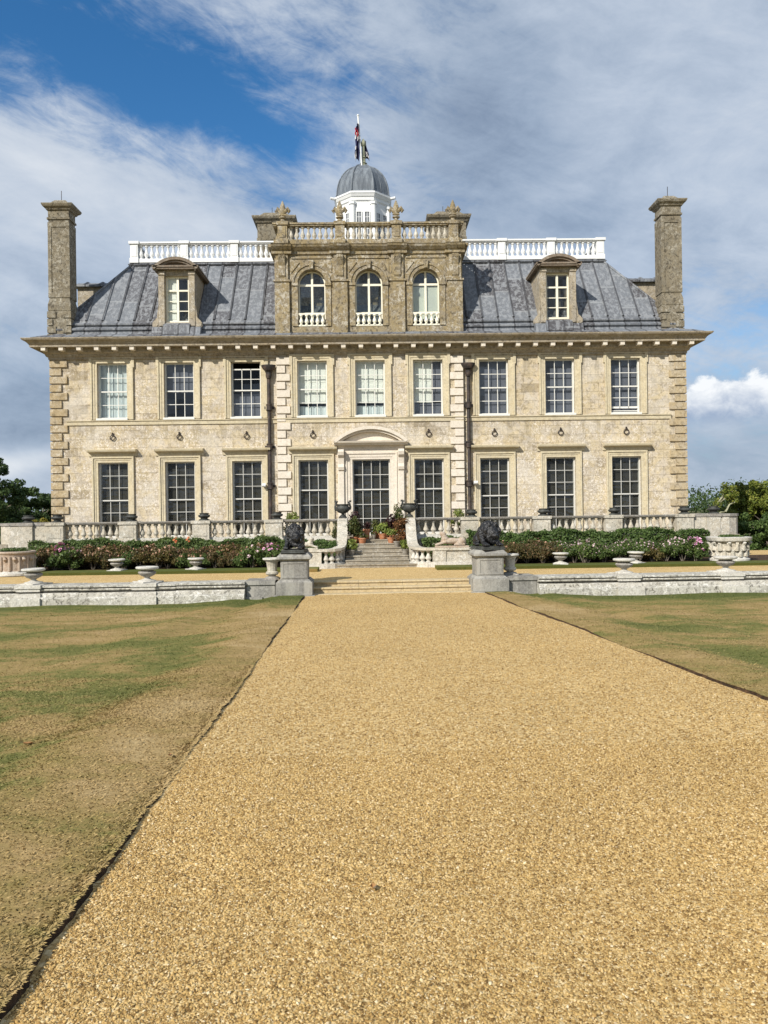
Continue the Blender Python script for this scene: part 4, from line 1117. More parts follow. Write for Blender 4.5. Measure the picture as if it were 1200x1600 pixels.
for k in range(8):
    a = k * math.pi / 4 - math.pi / 2
    m = Matrix.Translation((cx, cy, 0)) @ Matrix.Rotation(a + math.pi / 2, 4, 'Z')
    wm, gm = MB(), MB(); yy = -1.55 * math.cos(PH)
    for x0, x1 in ((-.40, -.06), (.06, .40)):
        for q in ((x0, x0 + .05, 15.3, 16.95), (x1 - .05, x1, 15.3, 16.95)): wm.box(q[0], q[1], yy - .06, yy + .02, q[2], q[3])
        wm.box(x0 + .05, x1 - .05, yy - .058, yy + .02, 16.90, 16.951).box(x0 + .05, x1 - .05, yy - .058, yy + .02, 15.3, 15.35)
        for i in range(1, 5): wm.box(x0 + .05, x1 - .05, yy - .03, yy + .02, 15.3 + i * .33 - .014, 15.3 + i * .33 + .014)
        wm.box((x0 + x1) / 2 - .014, (x0 + x1) / 2 + .014, yy - .028, yy + .02, 15.35, 16.9)
        gm.box(x0 + .04, x1 - .04, yy - .016, yy + .01, 15.34, 16.92)
    for b in (wm, gm): b.v = [tuple(m @ Vector(v)) for v in b.v]
    w = build(wm, 'cupola_window', 'white', cup); 
    build(gm, 'cupola_pane', 'dome_pane' if 'dome_pane' in M else M.setdefault('dome_pane', paint('grey_reflecting_pane', (.17, .18, .19), .2, .15)) and 'dome_pane', cup)
dm = MB(); dp = [(1.74, 18.02), (1.66, 18.06)] + [(1.60 * math.cos(R(t)) ** .92, 18.10 + 1.95 * math.sin(R(t))) for t in range(2, 88, 6)] + [(.14, 20.05), (.13, 20.1)]
dm.lathe(dp, cx, cy, 0, 8, PH)
for k in range(8):
    a = PH + k * math.pi / 4
    dm.tube([(cx + r * 1.005 * math.cos(a), cy + r * 1.005 * math.sin(a), z + .005) for r, z in dp[1:-1]], .048, 6)
    a += PH
    dm.tube([(cx + r * .925 * math.cos(a), cy + r * .925 * math.sin(a), z) for r, z in dp[2:-1]], .022, 5)
build(dm, 'dome', 'dome_lead', cup)
sp_ = MB().lathe([(.17, 20.0), (.17, 20.22), (.22, 20.26), (.13, 20.34), (.11, 20.55), (.17, 20.6), (.09, 20.68), (.08, 21.25), (.13, 21.3), (.16, 21.42), (.12, 21.55), (.03, 21.7)], cx + .06, cy, 0, 10)
build(sp_, 'spire', 'dull_lead' if 'dull_lead' in M else M.setdefault('dull_lead', paint('mossy_lead', (.30, .31, .22), .2, .7)) and 'dull_lead', cup, smooth=True)

# ------------------------------------------------------------------ flagpole and flag on the dome
pole = thing('flagpole', 'thin white flagpole rising from the top of the lead dome', 'flagpole', (cx - .02, cy - .2, 20.02), local=False)
build(MB().tube([(cx - .04, cy - .22, 20.0), (cx - .22, cy - .24, 22.9)], .05, 8), 'pole', 'white', pole, smooth=True)
build(MB().lathe([(.03, 0), (.07, .05), (.07, .10), (.01, .15)], cx - .222, cy - .24, 22.88, 8), 'truck', 'white', pole, smooth=True)
def flag():
    f = thing('flag', 'limp red white and navy union flag hanging from the flagpole over the dome', 'flag', (cx - .15, cy - .2, 20.4), local=False)
    # cloth hanging in folds beside the pole: columns across the fold, rows down
    def cloth(x_top, x_bot, w_top, w_bot, z1, z0, name, mt, y0_, nr=14, nc=10):
        vs, fs = [], []
        for j in range(nr + 1):
            t = j / nr; z = z1 + (z0 - z1) * t
            for i in range(nc + 1):
                u = i / nc - .5; w = w_top + (w_bot - w_top) * t
                vs.append((x_top + (x_bot - x_top) * t + u * w + .02 * math.sin(t * 9 + u * 4), y0_ + .07 * math.sin(u * 11 + t * 2), z - .12 * abs(u) * (1 if t > .9 else 0) - (u + .5) * .18 * t))
        fs = [(j * (nc + 1) + i, j * (nc + 1) + i + 1, (j + 1) * (nc + 1) + i + 1, (j + 1) * (nc + 1) + i) for j in range(nr) for i in range(nc)]
        return build(MB().add(vs, fs), name, mt, f, recalc=False, smooth=True)
    cloth(cx - .24, cx - .28, .06, .20, 22.45, 22.15, 'flag_field', 'navy', cy - .34)
    cloth(cx - .30, cx - .30, .20, .20, 22.2, 21.82, 'flag_stripe', 'red', cy - .33)
    cloth(cx - .28, cx - .31, .18, .22, 21.9, 21.6, 'flag_stripe', 'flag_white', cy - .32)
    cloth(cx - .27, cx - .31, .22, .26, 21.64, 20.5, 'flag_field', 'navy', cy - .31)
    cloth(cx + .14, cx + .26, .10, .34, 21.65, 20.72, 'flag_field', 'navy', cy + .12)
    cloth(cx - .36, cx - .40, .06, .07, 21.1, 20.42, 'flag_stripe', 'flag_white', cy - .42)
    cloth(cx + .22, cx + .32, .10, .16, 20.95, 20.74, 'flag_stripe', 'flag_white', cy + .02)
flag()

# ================================================================== THE TERRACE
YB = 28.8; ZT = -1.0; ZR = -.235
DX = [3.62, 6.30, 8.97, 11.63]
SC = .16                                            # centre of the garden stairs
def balustrade(s):
    side = 'left' if s < 0 else 'right'
    t = thing('terrace_balustrade', f'lichened stone balustrade with panelled dies along the terrace {side} of the garden stairs', 'balustrade', (s * 7, YB, ZT), local=False)
    inner = SC - 1.24 if s < 0 else SC + 1.24
    a, b = sorted((inner, s * 11.9))
    pl = MB().box(a, b, YB - .17, YB + .17, ZT - .12, ZT + .02).box(a, b, YB - .13, YB + .13, ZT + .02, ZT + .15)
    build(pl, 'plinth', 'pale', t)
    ra = MB().prism([(YB - .12, ZR - .10), (YB - .16, ZR - .08), (YB - .19, ZR - .03), (YB - .19, ZR), (YB + .19, ZR), (YB + .19, ZR - .03), (YB + .16, ZR - .08), (YB + .12, ZR - .10)], 'x', a, b)
    build(ra, 'rail', 'coping', t)
    for x in DX:
        x *= s; d = MB().box(x - .31, x + .31, YB - .27, YB + .2, ZT - .13, ZR - .101).box(x - .35, x + .35, YB - .30, YB + .23, ZT - .14, ZT + .10)
        d.box(x - .35, x + .35, YB - .31, YB + .22, ZR - .10, ZR + .012).box(x - .22, x + .22, YB - .282, YB - .269, ZT + .2, ZR - .2)
        build(d, 'die', 'terrace', t)
    # solid end bay with a rounded corner
    e = MB(); x0, x1 = s * 11.95, s * 13.0
    a, b = sorted((x0, x1)); e.box(a, b, YB - .17, YB + .3, ZT - .8, ZR - .10)
    pts = [(s * 12.9, YB - .02), (s * 13.25, YB - .02), (s * 13.5, YB + .10), (s * 13.64, YB + .32), (s * 13.68, YB + .6), (s * 13.68, YB + 4.2)]
    e.ribbon([(p[0], p[1], ZR - .095) for p in pts], .40, ZT - .8)
    e.box(min(s * 12.45, s * 12.95), max(s * 12.45, s * 12.95), YB - .26, YB + .3, ZT - .8, ZR - .10)
    build(e, 'end_panel', 'terrace', t)
    ec = MB().box(min(s * 11.9, s * 12.95), max(s * 11.9, s * 12.95), YB - .20, YB + .32, ZR - .097, ZR + .004).ribbon([(p[0], p[1], ZR) for p in pts], .48, ZR - .094)
    ec.box(min(s * 12.42, s * 12.98), max(s * 12.42, s * 12.98), YB - .29, YB + .31, ZR - .098, ZR + .012)
    build(ec, 'end_coping', 'coping', t)
    spots = []
    edges = [abs(inner) - .02] + DX
    for i in range(4):
        p, q = edges[i] + (.34 if i else .20), edges[i + 1] - .34
        n = round((q - p) / .262)
        for k in range(n): spots.append((s * (p + (q - p) * (k + .5) / n), YB, ZT + .15))
    place_balusters('baluster', ZR - .10 - ZT - .15, .165, 'terrace', t, spots, 10)
balustrade(-1); balustrade(1)

# garden stairs and their sweeping side walls
st = thing('garden_stairs', 'worn stone stairs rising from the forecourt to the garden door', 'stairs', (SC, 26, ZF), local=False)
for j in range(7):
    z = ZF + .1243 * (j + 1); y = 26.0 + .375 * j; w = 1.95 if j == 0 else 1.09
    mb = MB().prism([(y, ZF - .3), (y, z - .045), (y - .03, z - .04), (y - .03, z - .006), (y - .02, z), (28.7, z), (28.7, ZF - .3)], 'x', SC - w + .002 * j, SC + w - .002 * j)
    build(mb, 'step', 'step', st)
def wing(s):
    side = 'left' if s < 0 else 'right'
    t = thing('stair_wing', f'pale curved stone side wall sweeping down the {side} of the garden stairs', 'stair wall', (SC + s * 1.3, 26.5, ZF), local=False)
    def P(d, y, z): return (SC + s * d, y, z)
    slope = [P(1.24, 28.95, ZR + .02), P(1.24, 28.5, ZR + .01), P(1.24, 28.2, -.33), P(1.23, 27.8, -.52), P(1.22, 27.4, -.74), P(1.22, 27.0, -.95), P(1.23, 26.7, -1.08)]
    bend = [P(1.27, 26.45, -1.155), P(1.36, 26.22, -1.195), P(1.52, 26.05, -1.215), P(1.72, 25.97, -1.22)]
    run = [P(1.95, 25.95, -1.22), P(3.18, 25.95, -1.22)]
    build(MB().ribbon(slope + bend + run, .36, [p[2] - .085 for p in slope + bend + run]), 'coping', 'terrace', t)
    body = [(p[0], p[1], p[2] - .083) for p in slope]
    build(MB().ribbon(body, .22, ZF - .05), 'side_wall', 'terrace', t)
    base = [slope[-1]] + bend + run
    build(MB().ribbon([(p[0], p[1], ZF + .17) for p in base], .36, ZF - .1), 'plinth', 'pale', t)
    dw = MB().ribbon([(p[0], p[1], -1.304) for p in (P(1.88, 25.955, 0), P(3.16, 25.95, 0))], .24, ZF + .168)
    dw.box(min(P(1.86, 0, 0)[0], P(2.3, 0, 0)[0]), max(P(1.86, 0, 0)[0], P(2.3, 0, 0)[0]), 25.80, 26.1, ZF + .171, -1.306)
    build(dw, 'low_panel', 'terrace', t)
    sp = [(SC + s * d, y, ZF + .17) for d, y in ((1.26, 26.46), (1.36, 26.22), (1.53, 26.05), (1.72, 25.975))]
    place_balusters('baluster', -1.306 - ZF - .17, .17, 'pale', t, sp, 10)
wing(-1); wing(1)

# low dark urns on the dies
def low_urn(x, label, first=[None]):
    if first[0] is None:
        o = thing('low_urn', label, 'urn', (x, YB, ZR + .012), group='low dark urns along the terrace balustrade')
        build(MB().lathe([(.20, 0), (.20, .035), (.15, .05), (.12, .075), (.14, .09)], 0, 0, 0, 18), 'foot', 'dull_bronze', o, smooth=True)
        build(MB().lathe([(.12, .091), (.19, .12), (.225, .165), (.21, .20), (.16, .215), (.155, .24), (.175, .26), (.175, .275), (.13, .276), (.10, .2)], 0, 0, 0, 18), 'bowl', 'dull_bronze', o, smooth=True)
        first[0] = o; return
    copy_thing(first[0], (x, YB, ZR + .012), label)
for x, l in ((-12.7, 'low dark urn on the solid left end of the balustrade, beside the golden shrub'),
             (-11.63, 'low dark urn in front of the quoins at the left corner of the house'),
             (-8.9, 'low dark urn right of the leftmost ground floor window'),
             (-6.22, 'low dark urn between the second and third ground floor windows from the left'),
             (-3.52, 'low dark urn at the foot of the left drainpipe'),
             (3.72, 'low dark urn at the foot of the right drainpipe, behind the lion'),
             (6.40, 'low dark urn just left of the second ground floor window from the right'),
             (9.06, 'low dark urn just left of the rightmost ground floor window'),
             (11.70, 'low dark urn in front of the quoins at the right corner of the house'),
             (12.80, 'low dark urn on the rounded right end of the balustrade')):
    low_urn(x, l)

# handled bronze vases at the head of the stairs
def vase(x, label, first=[None]):
    if first[0] is None:
        o = thing('bronze_vase', label, 'vase', (x, 28.85, ZR + .03), group='handled vases at the head of the stairs')
        build(MB().box(-.15, .15, -.15, .15, 0, .05).lathe([(.13, .05), (.12, .08), (.06, .12), (.05, .16), (.09, .18)], 0, 0, 0, 16), 'foot', 'dull_bronze', o, smooth=True)
        build(MB().lathe([(.06, .171), (.16, .20), (.235, .27), (.265, .35), (.255, .40), (.225, .425), (.215, .46), (.235, .485), (.25, .50), (.25, .52), (.20, .521), (.17, .42)], 0, 0, 0, 20), 'bowl', 'dull_bronze', o, smooth=True)
        for s in (-1, 1):
            h = MB().tube([(s * .22, 0, .28), (s * .275, 0, .33), (s * .285, 0, .42), (s * .255, 0, .50), (s * .235, 0, .57), (s * .26, 0, .63), (s * .295, 0, .63), (s * .31, 0, .585)], [.035, .042, .04, .038, .036, .042, .038, .015], 8)
            h.tube([(s * .235, 0, .55), (s * .195, 0, .60), (s * .19, 0, .645)], [.03, .028, .012], 8)
            build(h, 'handle', 'dull_bronze', o, smooth=True)
        first[0] = o; return
    copy_thing(first[0], (x, 28.85, ZR + .03), label)
vase(-1.08, 'dark bronze vase with scrolled handles on the left side of the stair head')
vase(1.39, 'dark bronze vase with scrolled handles on the right side of the stair head')

# ================================================================== THE FORECOURT'S EDGE
ZW = -1.775
WP = [(21.0, -1.9), (21.0, ZW - .02), (20.95, ZW), (20.30, ZW), (20.25, ZW - .015), (20.25, ZW - .055), (20.33, ZW - .065), (20.34, ZW - .078), (20.29, ZW - .09), (20.275, ZW - .115), (20.29, ZW - .14), (20.36, ZW - .152), (20.45, ZW - .155), (20.45, ZW - .185), (20.26, ZW - .20), (20.235, ZW - .225), (20.225, ZW - .285), (20.15, ZW - .30), (20.12, ZW - .33), (20.10, -2.75), (21.0, -2.75)]
def parapet(s):
    side = 'left' if s < 0 else 'right'
    t = thing('parapet', f'long low moulded stone parapet on the {side} of the lion steps, white with lichen', 'parapet', (0, 0, 0), TH)
    a, b = (-24, -2.62) if s < 0 else (5.1, 24)
    # the profile is cut into courses so that joints and slight misalignments show
    xs = np.arange(a, b, 2.45 if s < 0 else 2.6).tolist() + [b]
    mb = MB()
    for p, q in zip(xs, xs[1:]):
        dy, dz = random.uniform(-.008, .008), random.uniform(-.007, .007)
        mb.prism([(y + dy, z + (dz if z > -2.6 else 0)) for y, z in WP], 'x', p + .004, q - .004)
    build(mb, 'wall', 'parapet', t)
    for gx in ([-8.13, -5.21, -11.05, -14.0] if s < 0 else [7.54, 10.36, 13.3, 16.2]):
        pr = MB().box(gx - .33, gx + .33, 20.20, 21.06, ZW - .07, ZW + .018).box(gx - .30, gx + .30, 20.23, 20.6, ZW - .15, ZW - .071).box(gx - .26, gx + .26, 20.36, 20.6, ZW - .20, ZW - .151)
        pr.box(gx - .36, gx + .36, 20.06, 20.5, -2.7, ZW - .31).box(gx - .33, gx + .33, 20.18, 20.5, ZW - .309, ZW - .201)
        build(pr, 'pier', 'pale', t)
    x0, x1 = (-2.60, -1.85) if s < 0 else (4.35, 5.09)
    build(MB().box(x0, x1, 20.42, 21.3, -2.7, ZW).box(x0 - .03, x1 + .001, 20.38, 21.32, ZW - .09, ZW + .012).box(x0 - .02, x0 + .42, 20.30, 20.6, -2.7, -2.18), 'end_block', 'grey', t)
    return t
parapet(-1); parapet(1)

def tazza(p, label, scale=1.0, first=[None]):
    if first[0] is None:
        o = thing('tazza', label, 'stone urn', p, group='shallow stone urns')
        build(MB().box(-.27, .27, -.27, .27, 0, .025).lathe([(.24, .026), (.23, .05), (.12, .075), (.065, .11), (.07, .135)], 0, 0, 0, 20), 'foot', 'pale', o, smooth=True)
        build(MB().lathe([(.07, .13), (.19, .19), (.235, .245), (.215, .285), (.15, .305)], 0, 0, 0, 24), 'bowl', 'coping', o, smooth=True)
        build(MB().lathe([(.15, .306), (.19, .325), (.275, .345), (.295, .365), (.295, .395), (.27, .41), (.20, .405), (.12, .36)], 0, 0, 0, 24), 'rim', 'pale', o, smooth=True)
        first[0] = o
    else: o = copy_thing(first[0], p, label)
    o.scale = (scale,) * 3
    o.rotation_euler = (random.uniform(-.02, .02), random.uniform(-.03, .03), random.uniform(0, 3))
def gp(gx, gy, z): a = G(gx, gy); return (a[0], a[1], z)
tazza(gp(-8.13, 20.62, ZW + .018), 'shallow stone urn on the left parapet, below the clump of pink dahlias')
tazza(gp(-5.21, 20.62, ZW + .018), 'shallow stone urn on the left parapet, nearer to the lion')
tazza(gp(7.54, 20.62, ZW + .018), 'shallow white stone urn on the right parapet, nearer to the lion')
tazza(gp(10.36, 20.62, ZW + .018), 'shallow stone urn on the right parapet, in front of the round carved planter', 1.04)
for (px, py, l) in ((183, 892, 'small shallow urn at the edge of the left flower bed, farther from the stairs'), (306, 890, 'small shallow urn at the edge of the left flower bed, nearer to the stairs'),
                    (876, 880, 'small shallow urn at the edge of the right flower bed, nearer to the stairs'), (993, 880, 'small shallow urn at the edge of the right flower bed, half behind another urn')):
    p = at(px, py, 25.2); tazza((p.x, p.y, ZF + .095), l, .90)

# steps between the lions
stp = thing('entrance_steps', 'two broad shallow stone steps between the lion pedestals', 'steps', gp(1.25, 20.45, -2.2), TH)
o_ = Vector((1.25, 20.45, -2.2))
for j, (y0_, y1_, z) in enumerate(((20.38, 21.45, -2.135), (20.74, 21.45, -2.0), (21.04, 21.45, -1.862))):
    mb = MB()
    xs = [-1.02, .35, 1.55, 2.75, 3.52]
    for a, b in zip(xs, xs[1:]):
        dz = random.uniform(-.004, .004)
        mb.prism([(y0_ - 20.45, -.5), (y0_ - 20.45, z + 2.2 - .048 + dz), (y0_ - 20.485, z + 2.2 - .042 + dz), (y0_ - 20.485, z + 2.2 - .012 + dz), (y0_ - 20.47, z + 2.2 + dz), (y1_ - 20.45 - .01 * j, z + 2.2 + dz), (y1_ - 20.45 - .01 * j, -.5)], 'x', a - 1.25 + .003, b - 1.25 - .003)
    build(mb, 'step', 'threshold', stp)

# pedestals
def pedestal(gx, gy, label, first=[None]):
    if first[0] is None:
        o = thing('pedestal', label, 'pedestal', gp(gx, gy, -2.2), TH, group='pedestals of the lions')
        mb = MB().taper(0, 0, 0, .06, .54, .60, .54, .60).box(-.475, .475, -.53, .53, .06, .40).taper(0, 0, .401, .47, .46, .515, .385, .44)
        build(mb, 'base', 'grey', o, bevel=.012)
        sh = MB().box(-.355, .355, -.41, .41, .471, .95)
        for s in (-1, 1):
            sh.box(s * .30 - .03, s * .30 + .03, -.425, -.409, .50, .93)
        sh.box(-.269, .269, -.425, -.409, .88, .93).box(-.269, .269, -.425, -.409, .50, .55)
        build(sh, 'shaft', 'grey', o, bevel=.006)
        cp = MB().taper(0, 0, .951, 1.0, .37, .425, .43, .485).box(-.45, .45, -.505, .505, 1.0, 1.06).taper(0, 0, 1.06, 1.155, .45, .505, .36, .41)
        build(cp, 'cap', 'grey', o, bevel=.01)
        first[0] = o; return
    copy_thing(first[0], gp(gx, gy, -2.2), label)
pedestal(-1.34, 20.70, 'grey stone pedestal left of the steps, under the lion with its head hung low')
pedestal(3.84, 20.78, 'grey stone pedestal right of the steps, under the hunched lion')

# black lions: one continuous skin over an ellipsoid body
def blob_body(name, parts, mt, parent, voxel=.018, disp=.0, dscale=.06, limbs=()):
    bm = bmesh.new()
    for (x, y, z, rx, ry, rz, *rot) in parts:
        m = Matrix.Translation((x, y, z))
        if rot: m = m @ Matrix.Rotation(R(rot[0]), 4, 'X')
        if len(rot) > 1: m = m @ Matrix.Rotation(R(rot[1]), 4, 'Y')
        m = m @ Matrix.Diagonal((rx, ry, rz, 1))
        bmesh.ops.create_icosphere(bm, subdivisions=3, radius=1, matrix=m)
    for a, b, r0, r1 in limbs:
        a, b = Vector(a), Vector(b); n = max(3, int((b - a).length / (min(r0, r1) * .5)))
        for k in range(n + 1):
            t = k / n
            bmesh.ops.create_icosphere(bm, subdivisions=2, radius=r0 + (r1 - r0) * t, matrix=Matrix.Translation(a.lerp(b, t)))
    me = bpy.data.meshes.new(name); bm.to_mesh(me); bm.free()
    me.materials.append(M[mt]); o = link(name, me, parent, (0, 0, 0)); ORG[o.name] = Vector((0, 0, 0))
    r = o.modifiers.new('skin', 'REMESH'); r.mode = 'VOXEL'; r.voxel_size = voxel; r.use_smooth_shade = True
    sm = o.modifiers.new('soften', 'SMOOTH'); sm.factor = .5; sm.iterations = 2
    if disp:
        tx = bpy.data.textures.new(name + '_relief', 'CLOUDS'); tx.noise_scale = dscale; tx.noise_depth = 3
        d = o.modifiers.new('relief', 'DISPLACE'); d.texture = tx; d.strength = disp; d.mid_level = .5
    return o
def lion(loc, rz, turn, label, wide=1.0):
    t = thing('lion_statue', label, 'statue', loc, rz, group='black lions on the pedestals')
    k = turn                                    # -1 looks to its right, +1 to its left
    P = [(0, .34, .24, .20, .20, .20), (.14, .36, .17, .10, .20, .15), (-.14, .36, .17, .10, .20, .15),      # haunches
         (0, .14, .34, .21, .28, .22), (0, -.02, .44, .235, .22, .225), (0, -.04, .58, .17, .16, .11),         # back, shoulders
         (k * .03, -.13, .43, .225, .17, .24), (k * .05, -.20, .34, .20, .13, .21), (k * .05, -.18, .24, .17, .12, .15),   # mane
         (k * .07, -.27, .34, .125, .11, .135), (k * .08, -.345, .285, .075, .075, .062), (k * .08, -.33, .235, .06, .06, .045),   # skull, muzzle, jaw
         (k * .08, -.405, .305, .03, .025, .022), (k * .03, -.345, .375, .038, .04, .025), (k * .12, -.345, .375, .038, .04, .025),  # nose, brows
         (k * .07 - .12, -.22, .45, .04, .03, .045), (k * .07 + .12, -.22, .45, .04, .03, .045)]                 # ears
    for s in (-1, 1):
        P += [(s * .19, .02, .34, .09, .13, .20), (s * .20, -.34, .055, .075, .11, .055)]
        for q in (-.045, 0, .045): P.append((s * .20 + q, -.43, .04, .022, .035, .035))
        P.append((s * .22, .20, .05, .06, .16, .05))
    for a in range(9):                           # locks of the mane
        an = R(-15 + a * 26.2); P.append((k * .05 + .205 * math.cos(an), -.17 - .04 * (a % 2), .38 + .225 * math.sin(an), .055, .075, .085))
    for a in range(7):
        an = R(-160 + a * 23); P.append((k * .06 + .16 * math.cos(an), -.25, .30 + .18 * math.sin(an), .045, .05, .07))
    L = [((.19, -.02, .30), (.20, -.20, .10), .085, .07), ((-.19, -.02, .30), (-.20, -.20, .10), .085, .07), ((.20, -.20, .09), (.20, -.36, .055), .07, .06), ((-.20, -.20, .09), (-.20, -.36, .055), .07, .06),
         ((-.1, .50, .12), (-.24, .40, .06), .035, .03), ((-.24, .40, .06), (-.28, .12, .05), .03, .028)]
    b = blob_body('lion_body', P, 'bronze', t, .013, .038, .05, L)
    b.scale = (wide * .92, 1, .99); b.location.z = .09
    build(MB().box(-.30, .30, -.46, .46, 0, .085).box(-.32, .32, -.48, .48, 0, .03), 'plinth', 'dull_bronze', t, bevel=.01)
    return t
lion(gp(-1.34, 20.70, -1.045), TH + R(-4), 1, 'black bronze lion with head hung low on the pedestal left of the steps')
lion(gp(3.84, 20.78, -1.045), TH + R(14), 1, 'black hunched bronze lion turned sideways on the pedestal right of the steps', 1.08)

# fluted urns next to the pedestals
def fluted(p, label, first=[None]):
    if first[0] is None:
        o = thing('fluted_urn', label, 'urn', p, group='fluted urns by the pedestals'); o.scale = (1.16,) * 3
        build(MB().box(-.17, .17, -.17, .17, 0, .03).lathe([(.165, .03), (.15, .055), (.085, .075), (.08, .09)], 0, 0, 0, 20), 'foot', 'coping', o, smooth=True)
        n = 36; prof = [(.08, .085), (.13, .105), (.15, .135), (.14, .17), (.11, .19), (.112, .21), (.118, .30), (.13, .38), (.165, .43)]
        vs, fs = [], []
        for i, (r, z) in enumerate(prof):
            for k in range(n):
                f = 1 - (.055 if 5 <= i <= 8 and k % 3 == 0 else 0)
                a = 2 * math.pi * k / n; vs.append((r * f * math.cos(a), r * f * math.sin(a), z))
        fs = [(i * n + k, i * n + (k + 1) % n, (i + 1) * n + (k + 1) % n, (i + 1) * n + k) for i in range(len(prof) - 1) for k in range(n)]
        build(MB().add(vs, fs), 'body', 'terrace', o, smooth=True)
        build(MB().lathe([(.15, .431), (.20, .445), (.215, .46), (.215, .485), (.19, .495), (.12, .49), (.09, .40)], 0, 0, 0, 24), 'rim', 'pale', o, smooth=True)
        first[0] = o; return
    copy_thing(first[0], p, label)
fluted(gp(-1.97, 20.90, ZW + .012), 'fluted stone urn standing left of the left lion pedestal, in sunlight')
fluted(gp(4.50, 21.0, ZW + .012), 'fluted stone urn in the shade of the right lion pedestal')

# recumbent stone sphinxes on the low stair walls
def sphinx(loc, s, mt, label):
    t = thing('reclining_statue', label, 'statue', loc)
    P = [(-.05, 0, .19, .42, .14, .13), (.30, 0, .18, .17, .16, .16), (.24, .09, .12, .15, .07, .11), (.24, -.09, .12, .15, .07, .11), (-.30, 0, .27, .14, .13, .15), (-.36, 0, .40, .085, .09, .10),
         (-.40, 0, .47, .085, .08, .095), (-.46, 0, .455, .035, .045, .04), (-.36, 0, .46, .10, .11, .10), (-.33, .0, .38, .10, .12, .10), (-.60, .09, .05, .07, .045, .04), (-.60, -.09, .05, .07, .045, .04)]
    L = [((-.28, .09, .16), (-.60, .09, .06), .06, .045), ((-.28, -.09, .16), (-.60, -.09, .06), .06, .045), ((.38, -.1, .06), (.05, -.13, .05), .05, .04), ((.44, 0, .1), (.5, .1, .06), .03, .025)]
    b = blob_body('body', P, mt, t, .016, .012, .05, L); b.location.z = .06
    if s > 0: b.rotation_euler.z = math.pi
    t.scale = (.92, 1, .86) if s < 0 else (.72, .8, .66)
    build(MB().box(-.66, .56, -.17, .17, 0, .07) if s < 0 else MB().box(-.56, .66, -.17, .17, 0, .07), 'plinth', mt, t, bevel=.01)
sphinx((2.72, 25.97, -1.22), -1, 'rose_stone', 'rosy sandstone sphinx lying on the low wall right of the stairs')
sphinx((-2.30, 25.97, -1.22), 1, 'terrace', 'whitish stone sphinx lying on the low wall behind the left lion')

# round carved planters
def wellhead(p, label, cap, mt, r):
    t = thing('round_planter', label, 'planter', p)
    b = MB().lathe([(r * 1.15, 0), (r * 1.15, .06), (r * 1.04, .10), (r * .98, .14)], 0, 0, 0, 32)
    build(b, 'base', 'pale', t, smooth=True)
    d = MB().lathe([(r * .97, .141), (r * .95, .20), (r * .96, .55), (r * 1.0, .66), (r * .8, .661), (r * .8, .5)], 0, 0, 0, 32)
    for k in range(14):
        a = 2 * math.pi * k / 14; x, y = r * .97 * math.cos(a), r * .97 * math.sin(a)
        if cap:                                       # acanthus leaves in two rows
            for z0_, h, w in ((.16, .22, .085), (.36, .24, .10)):
                aa = a + (.22 if z0_ > .3 else 0); c, q = math.cos(aa), math.sin(aa)
                d.tube([(r * .96 * c, r * .96 * q, z0_), (r * 1.0 * c, r * 1.0 * q, z0_ + h * .6), (r * 1.09 * c, r * 1.09 * q, z0_ + h), (r * 1.12 * c, r * 1.12 * q, z0_ + h - .05)], [w, w * .8, w * .5, .02], 8)
        else:
            d.tube([(x, y, .15), (x, y, .60)], .045, 8)
            a2 = a + math.pi / 14; d.tube([(r * .97 * math.cos(a2), r * .97 * math.sin(a2), .58), (r * 1.02 * math.cos(a2), r * 1.02 * math.sin(a2), .52), (r * .97 * math.cos(a2), r * .97 * math.sin(a2), .44)], [.05, .06, .02], 8)
    build(d, 'drum', mt, t, smooth=True)
    rm_ = MB()
    if cap:
        n = 32; vs = []
        for z, e in ((.66, 0), (.70, .02), (.78, .04), (.79, .0)):
            for k in range(n):
                a = 2 * math.pi * k / n; rr_ = r * (1.13 + .10 * abs(math.sin(2 * a)) ** 2) + e; vs.append((rr_ * math.cos(a), rr_ * math.sin(a), z))
        fs = [(i * n + k, i * n + (k + 1) % n, (i + 1) * n + (k + 1) % n, (i + 1) * n + k) for i in range(3) for k in range(n)] + [tuple(range(n)), tuple(range(3 * n, 4 * n))]
        rm_.add(vs, fs)
        for k in range(8):
            a = 2 * math.pi * (k + .5) / 8; c, q = math.cos(a), math.sin(a)
            rm_.tube([(r * 1.02 * c, r * 1.02 * q, .52), (r * 1.14 * c, r * 1.14 * q, .62), (r * 1.20 * c, r * 1.20 * q, .60), (r * 1.17 * c, r * 1.17 * q, .55)], [.03, .05, .05, .02], 8)
    else: rm_.lathe([(r * .98, .66), (r * 1.06, .69), (r * 1.08, .73), (r * 1.05, .76), (r * .85, .76), (r * .8, .66)], 0, 0, 0, 32)
    build(rm_, 'rim', 'pale' if cap else mt, t, smooth=True)
    leaves('greenery', [(random.uniform(-.5, .5) * r, random.uniform(-.4, .4) * r, .79, .22, .22, .08) for _ in range(10)], 1600, .05, 'leaf_hedge_light', t, shell=.4)
p = at(22, 890, 25.0); wellhead((p.x, 25.0, ZF + .02), 'round reddish carved stone planter with clipped green top at the left end of the bed', False, 'rose_stone', .62)
p = at(1139, 876, 25.9); wellhead((p.x, 25.9, ZF + .09), 'round pale capital-shaped stone planter with scalloped lip at the right end of the bed', True, 'terrace', .57)

